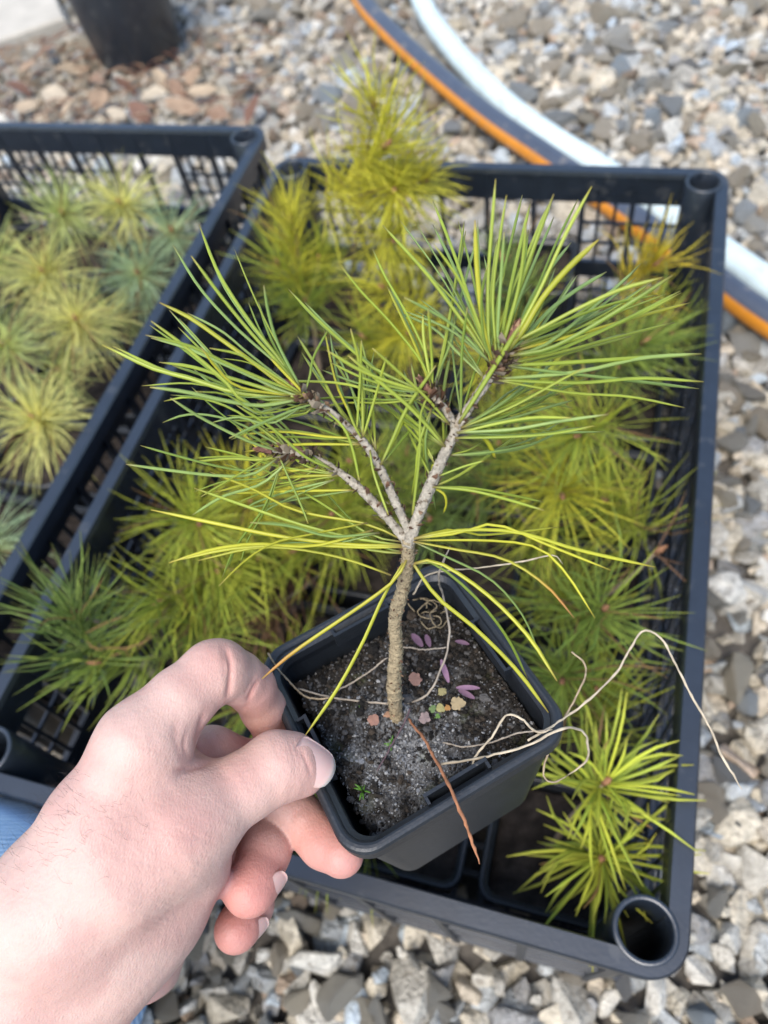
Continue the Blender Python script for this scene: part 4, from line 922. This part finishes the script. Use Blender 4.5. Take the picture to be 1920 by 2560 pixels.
fold([(368, 1668), (420, 1657), (470, 1640)], .6, 7)
for dx in (-26, -16, -5, 6, 17): fold([(612 + dx, 1590), (625 + dx, 1622), (632 + dx, 1655)], .22, 3.2)     # thumb joint wrinkles
fold([(645, 1612), (664, 1650), (672, 1682)], .35, 4); fold([(655, 1588), (672, 1600)], .3, 4)
fold([(648, 1738), (634, 1765), (640, 1785)], .35, 4, .25); fold([(700, 1790), (690, 1812)], .25, 4, .24)
for q_ in range(16):            # fine creases running across the heel of the thumb
    x0, y0 = 300 + q_ * 9, 2010 - q_ * 13; fold([(x0 - 70 + rng.uniform(-15, 15), y0 - 30), (x0, y0 - 12 + rng.uniform(-5, 5)), (x0 + 60, y0 + 2)], .13, 2.6, 0, .24)
HN = vnorm()
# skin colour: redder at finger ends and joints, patches on the back of the hand
red = np.zeros(len(HV))
for (x, y, d, amt, rad) in ((655, 1660, .2455, .45, .016), (580, 1580, .272, .85, .020), (738, 1846, .2535, .8, .024), (538, 1925, .246, 1.0, .018), (508, 2012, .2575, 1.0, .018), (540, 1492, .254, .6, .014), (470, 1440, .236, .25, .014), (545, 1955, .268, .7, .018), (520, 1665, .226, .35, .010), (300, 1790, .205, .30, .022), (370, 1790, .212, .35, .014), (360, 1640, .232, .30, .014), (430, 1590, .245, .35, .016), (330, 2080, .255, .55, .025), (480, 1900, .28, .7, .02), (545, 1665, .27, .4, .02)):
    red = np.maximum(red, amt * np.exp(-np.sum((HV - C(x, y, d)) ** 2, 1) / (rad ** 2)))
SK0, SK1 = np.array((.53, .355, .298)), np.array((.52, .20, .165))
hcol = SK0 + (SK1 - SK0) * np.clip(red + .35 * crease, 0, 1)[:, None]
# palm side is pinker
hw_ = MB(); hw_.add(C2W(HV), HF.tolist(), hcol)
def skin_mat():
    m_ = mat('skin', attr=True, rough=0.52, var=0.10, nscale=70, spec=0.4, sss=0.22, sssr=(1, .32, .18), sscale=0.003, specks=(38, 0.50, (.46, .25, .215), .42)); t = m_.node_tree
    p = [n_ for n_ in t.nodes if n_.type == 'BSDF_PRINCIPLED'][0]; co = [n_ for n_ in t.nodes if n_.type == 'TEX_COORD'][0]
    vo = N(t, 'ShaderNodeTexVoronoi', Scale=1150.0); vo.feature = 'DISTANCE_TO_EDGE'; nz = N(t, 'ShaderNodeTexNoise', Scale=260.0, Detail=6.0)
    mp = N(t, 'ShaderNodeMapping'); mp.inputs['Rotation'].default_value = (.3, .4, .8); mp.inputs['Scale'].default_value = (1, .45, 1)
    t.links.new(co.outputs['Object'], mp.inputs[0]); t.links.new(mp.outputs[0], vo.inputs['Vector']); t.links.new(co.outputs['Object'], nz.inputs['Vector'])
    b1 = N(t, 'ShaderNodeBump', Strength=.42, Distance=.0004); b2 = N(t, 'ShaderNodeBump', Strength=.38, Distance=.0010)
    t.links.new(vo.outputs['Distance'], b1.inputs['Height']); t.links.new(nz.outputs['Fac'], b2.inputs['Height']); t.links.new(b1.outputs[0], b2.inputs['Normal']); t.links.new(b2.outputs[0], p.inputs['Normal'])
    return m_
M['skin'] = skin_mat()
person = empty('person', tuple(C2W(C(110, 1960, .224))), 'pale hand pinching the pot rim, with wrist and blue jeans at lower left', 'person')
hand = hw_.build('hand', M['skin'], person, True)
# nails
def nail(c, nrm, lng, L, W, R_, col=(.60, .385, .345)):
    """c centre on the finger surface, nrm outward, lng towards the tip (camera space)"""
    nrm = np.asarray(nrm, float); nrm /= np.linalg.norm(nrm); lng = np.asarray(lng, float); lng -= nrm * (lng @ nrm); lng /= np.linalg.norm(lng); sd_ = np.cross(nrm, lng)
    b = MB(); nu, nv = 11, 11; vs_, cs = [], []
    for i in range(nu):
        u = i / (nu - 1) * 2 - 1
        for j in range(nv):
            v = j / (nv - 1) * 2 - 1
            w = W * (1 - .10 * max(0, -u) ** 2) * math.sqrt(max(0, 1 - max(0, abs(u) - .55) ** 2 / .45 ** 2 * .55)); a = v * w / R_
            p_ = c - nrm * .0003 + sd_ * R_ * math.sin(a) - nrm * R_ * (1 - math.cos(a)) + lng * L * u * (1 - .10 * v * v) - nrm * L * .10 * u * u
            vs_.append(p_); tip = np.clip((u - .78) / .1, 0, 1) * (1 if True else 0); cs.append(np.array(col) * (1 - tip) + np.array((.68, .60, .52)) * tip)
    nb_ = len(vs_); vs_ += [p_ - nrm * .0006 for p_ in vs_]; cs += cs
    fs = []
    for i in range(nu - 1):
        for j in range(nv - 1):
            q_ = (i * nv + j, i * nv + j + 1, (i + 1) * nv + j + 1, (i + 1) * nv + j); fs.append(q_); fs.append(tuple(nb_ + k_ for k_ in q_[::-1]))
    for i in range(nu - 1):
        for j in (0, nv - 1): fs.append((i * nv + j, (i + 1) * nv + j, nb_ + (i + 1) * nv + j, nb_ + i * nv + j))
    for j in range(nv - 1):
        for i in (0, nu - 1): fs.append((i * nv + j, i * nv + j + 1, nb_ + i * nv + j + 1, nb_ + i * nv + j))
    b.add(C2W(np.array(vs_)), fs, np.array(cs)); return b.build('fingernail', M['nail'], hand, True)
def surf(x, y, d, n_):     # walk from a bone point out to the skin along n_
    n_ = np.asarray(n_, float); n_ = n_ / np.linalg.norm(n_); p = C(x, y, d); q_ = HV - p; al = q_ @ n_; pe = np.linalg.norm(q_ - al[:, None] * n_, axis=1)
    k_ = (pe < .0018) & (al > 0); return p + n_ * (al[k_].max() if k_.any() else .008)
n_ = (.62, -.34, -.70); nail(surf(650, 1650, .2447, n_), n_, C(655, 1690, .247) - C(640, 1640, .2425) + np.array((.006, .002, .004)), .0082, .0070, .0088)
n_ = (.80, .22, -.55); nail(surf(552, 1897, .2500, n_), n_, C(538, 1925, .246) - C(572, 1838, .2585), .0062, .0050, .0072)
n_ = (.80, .25, -.55); nail(surf(522, 1990, .2615, n_), n_, C(508, 2012, .2575) - C(545, 1955, .268), .0055, .0044, .0064)
# hairs on the wrist and the back of the hand
hb = MB()
cand = np.where((HN[:, 2] < .25) & (pxy[:, 0] > -20) & (pxy[:, 0] < 400) & (pxy[:, 1] > 1620) & (pxy[:, 1] < 2050))[0]
wgt = np.exp(-((pxy[cand, 0] - 150) / 110) ** 2 - ((pxy[cand, 1] - 1770) / 110) ** 2) + .5 * np.exp(-((pxy[cand, 0] - 60) / 60) ** 2 - ((pxy[cand, 1] - 1880) / 60) ** 2)
for i in rng.choice(cand, 150, p=wgt / wgt.sum()):
    p = HV[i]; d = HN[i] * rng.uniform(.3, .8) + np.array([rng.normal(-.5, .3), rng.normal(-.55, .3), rng.normal(0, .15)]); d /= np.linalg.norm(d)
    L = rng.uniform(.002, .006); Q = spline([p - HN[i] * .0003, p + d * L * .5 + HN[i] * .0006, p + d * L + rng.normal(0, .0015, 3)], 6)
    tube(hb, C2W(Q),   .00003 * np.linspace(1, .35, 6), 3, (.04, .03, .02), cap=False)
tag(hb.build('arm_hair', M['hair'], hand), kind='stuff')
# dark cuff at the frame's edge
g = MB(); ax0, ax1 = C(78, 2165, .236), C(-150, 2295, .234); dv = ax1 - ax0; dv /= np.linalg.norm(dv); e1_ = np.cross(dv, [0, 0, 1.0]); e1_ /= np.linalg.norm(e1_); e2_ = np.cross(dv, e1_)
def cr_(s, r): return C2W(np.array([ax0 + dv * s + e1_ * (r + .002) * math.cos(a) + e2_ * (r + .008) * math.sin(a) for a in np.linspace(0, 2 * math.pi, 40, endpoint=False)]))
loft(g, [cr_(.021, .0345), cr_(.021, .0375), cr_(.06, .0405), cr_(.06, .0345)], closed_profile=True)
g.build('cuff', M['cuff'], person, True)

# jeans: the bent knee below the wrist
def denim():
    m_ = bpy.data.materials.new('denim'); m_.use_nodes = True; t = m_.node_tree; p = t.nodes['Principled BSDF']; p.inputs['Roughness'].default_value = .85
    co = N(t, 'ShaderNodeTexCoord'); w = N(t, 'ShaderNodeTexWave', Scale=110.0, Distortion=1.2, Detail=2.0); w.inputs['Detail Scale'].default_value = 3
    mp = N(t, 'ShaderNodeMapping'); mp.inputs['Rotation'].default_value = (.2, .5, .6); t.links.new(co.outputs['Object'], mp.inputs[0]); t.links.new(mp.outputs[0], w.inputs[0])
    nz = N(t, 'ShaderNodeTexNoise', Scale=45.0, Detail=6.0); t.links.new(co.outputs['Object'], nz.inputs[0])
    r = N(t, 'ShaderNodeValToRGB'); r.color_ramp.elements[0].color = (.15, .29, .50, 1); r.color_ramp.elements[1].color = (.50, .66, .82, 1); r.color_ramp.elements[0].position = .2; r.color_ramp.elements[1].position = .8
    ad = N(t, 'ShaderNodeMath', operation='MULTIPLY_ADD'); ad.inputs[1].default_value = .45; t.links.new(w.outputs['Fac'], ad.inputs[0]); 
    sc_ = N(t, 'ShaderNodeMath', operation='MULTIPLY'); sc_.inputs[1].default_value = .6; t.links.new(nz.outputs['Fac'], sc_.inputs[0]); t.links.new(sc_.outputs[0], ad.inputs[2])
    t.links.new(ad.outputs[0], r.inputs[0]); t.links.new(r.outputs[0], p.inputs['Base Color'])
    b = N(t, 'ShaderNodeBump', Strength=.5, Distance=.0006); t.links.new(w.outputs['Fac'], b.inputs['Height']); t.links.new(b.outputs[0], p.inputs['Normal'])
    return m_
M['denim'] = denim()
kn = [C(-700, 2500, .40), C(-330, 2270, .405), C(-120, 2150, .41), C(-60, 2120, .413)]
P = spline(kn, 40); g = MB(); n = 40; vs_, fs = [], []
shin = spline([C(-60, 2120, .413), C(-40, 2160, .46), C(-60, 2290, .56)], 16)[1:]
Pj = np.vstack([P, shin]); Tj = np.gradient(Pj, axis=0)
for _ in range(6): Tj[1:-1] = (Tj[:-2] + Tj[1:-1] * 2 + Tj[2:]) / 4
Tj /= np.linalg.norm(Tj, axis=1)[:, None]
rj = np.r_[np.linspace(.098, .094, 40), np.linspace(.092, .075, 15)]; up_ = np.array([0, 0, -1.0])
for i, p in enumerate(Pj):
    a = np.cross(Tj[i], [.6, -.8, 0]); a /= np.linalg.norm(a); b = np.cross(Tj[i], a)
    for j in range(n):
        th = 2 * math.pi * j / n; wr = 1 + .018 * math.sin(i * .9 + 2 * math.sin(3 * th)) + .012 * math.sin(5 * th + i * .3)
        vs_.append(p + rj[i] * wr * (a * math.cos(th) + b * math.sin(th)))
for i in range(len(Pj) - 1):
    for j in range(n): fs.append((i * n + j, i * n + (j + 1) % n, (i + 1) * n + (j + 1) % n, (i + 1) * n + j))
g.add(C2W(np.array(vs_)), fs, (.3, .4, .6)); jb = g.build('jeans', M['denim'], person, True)
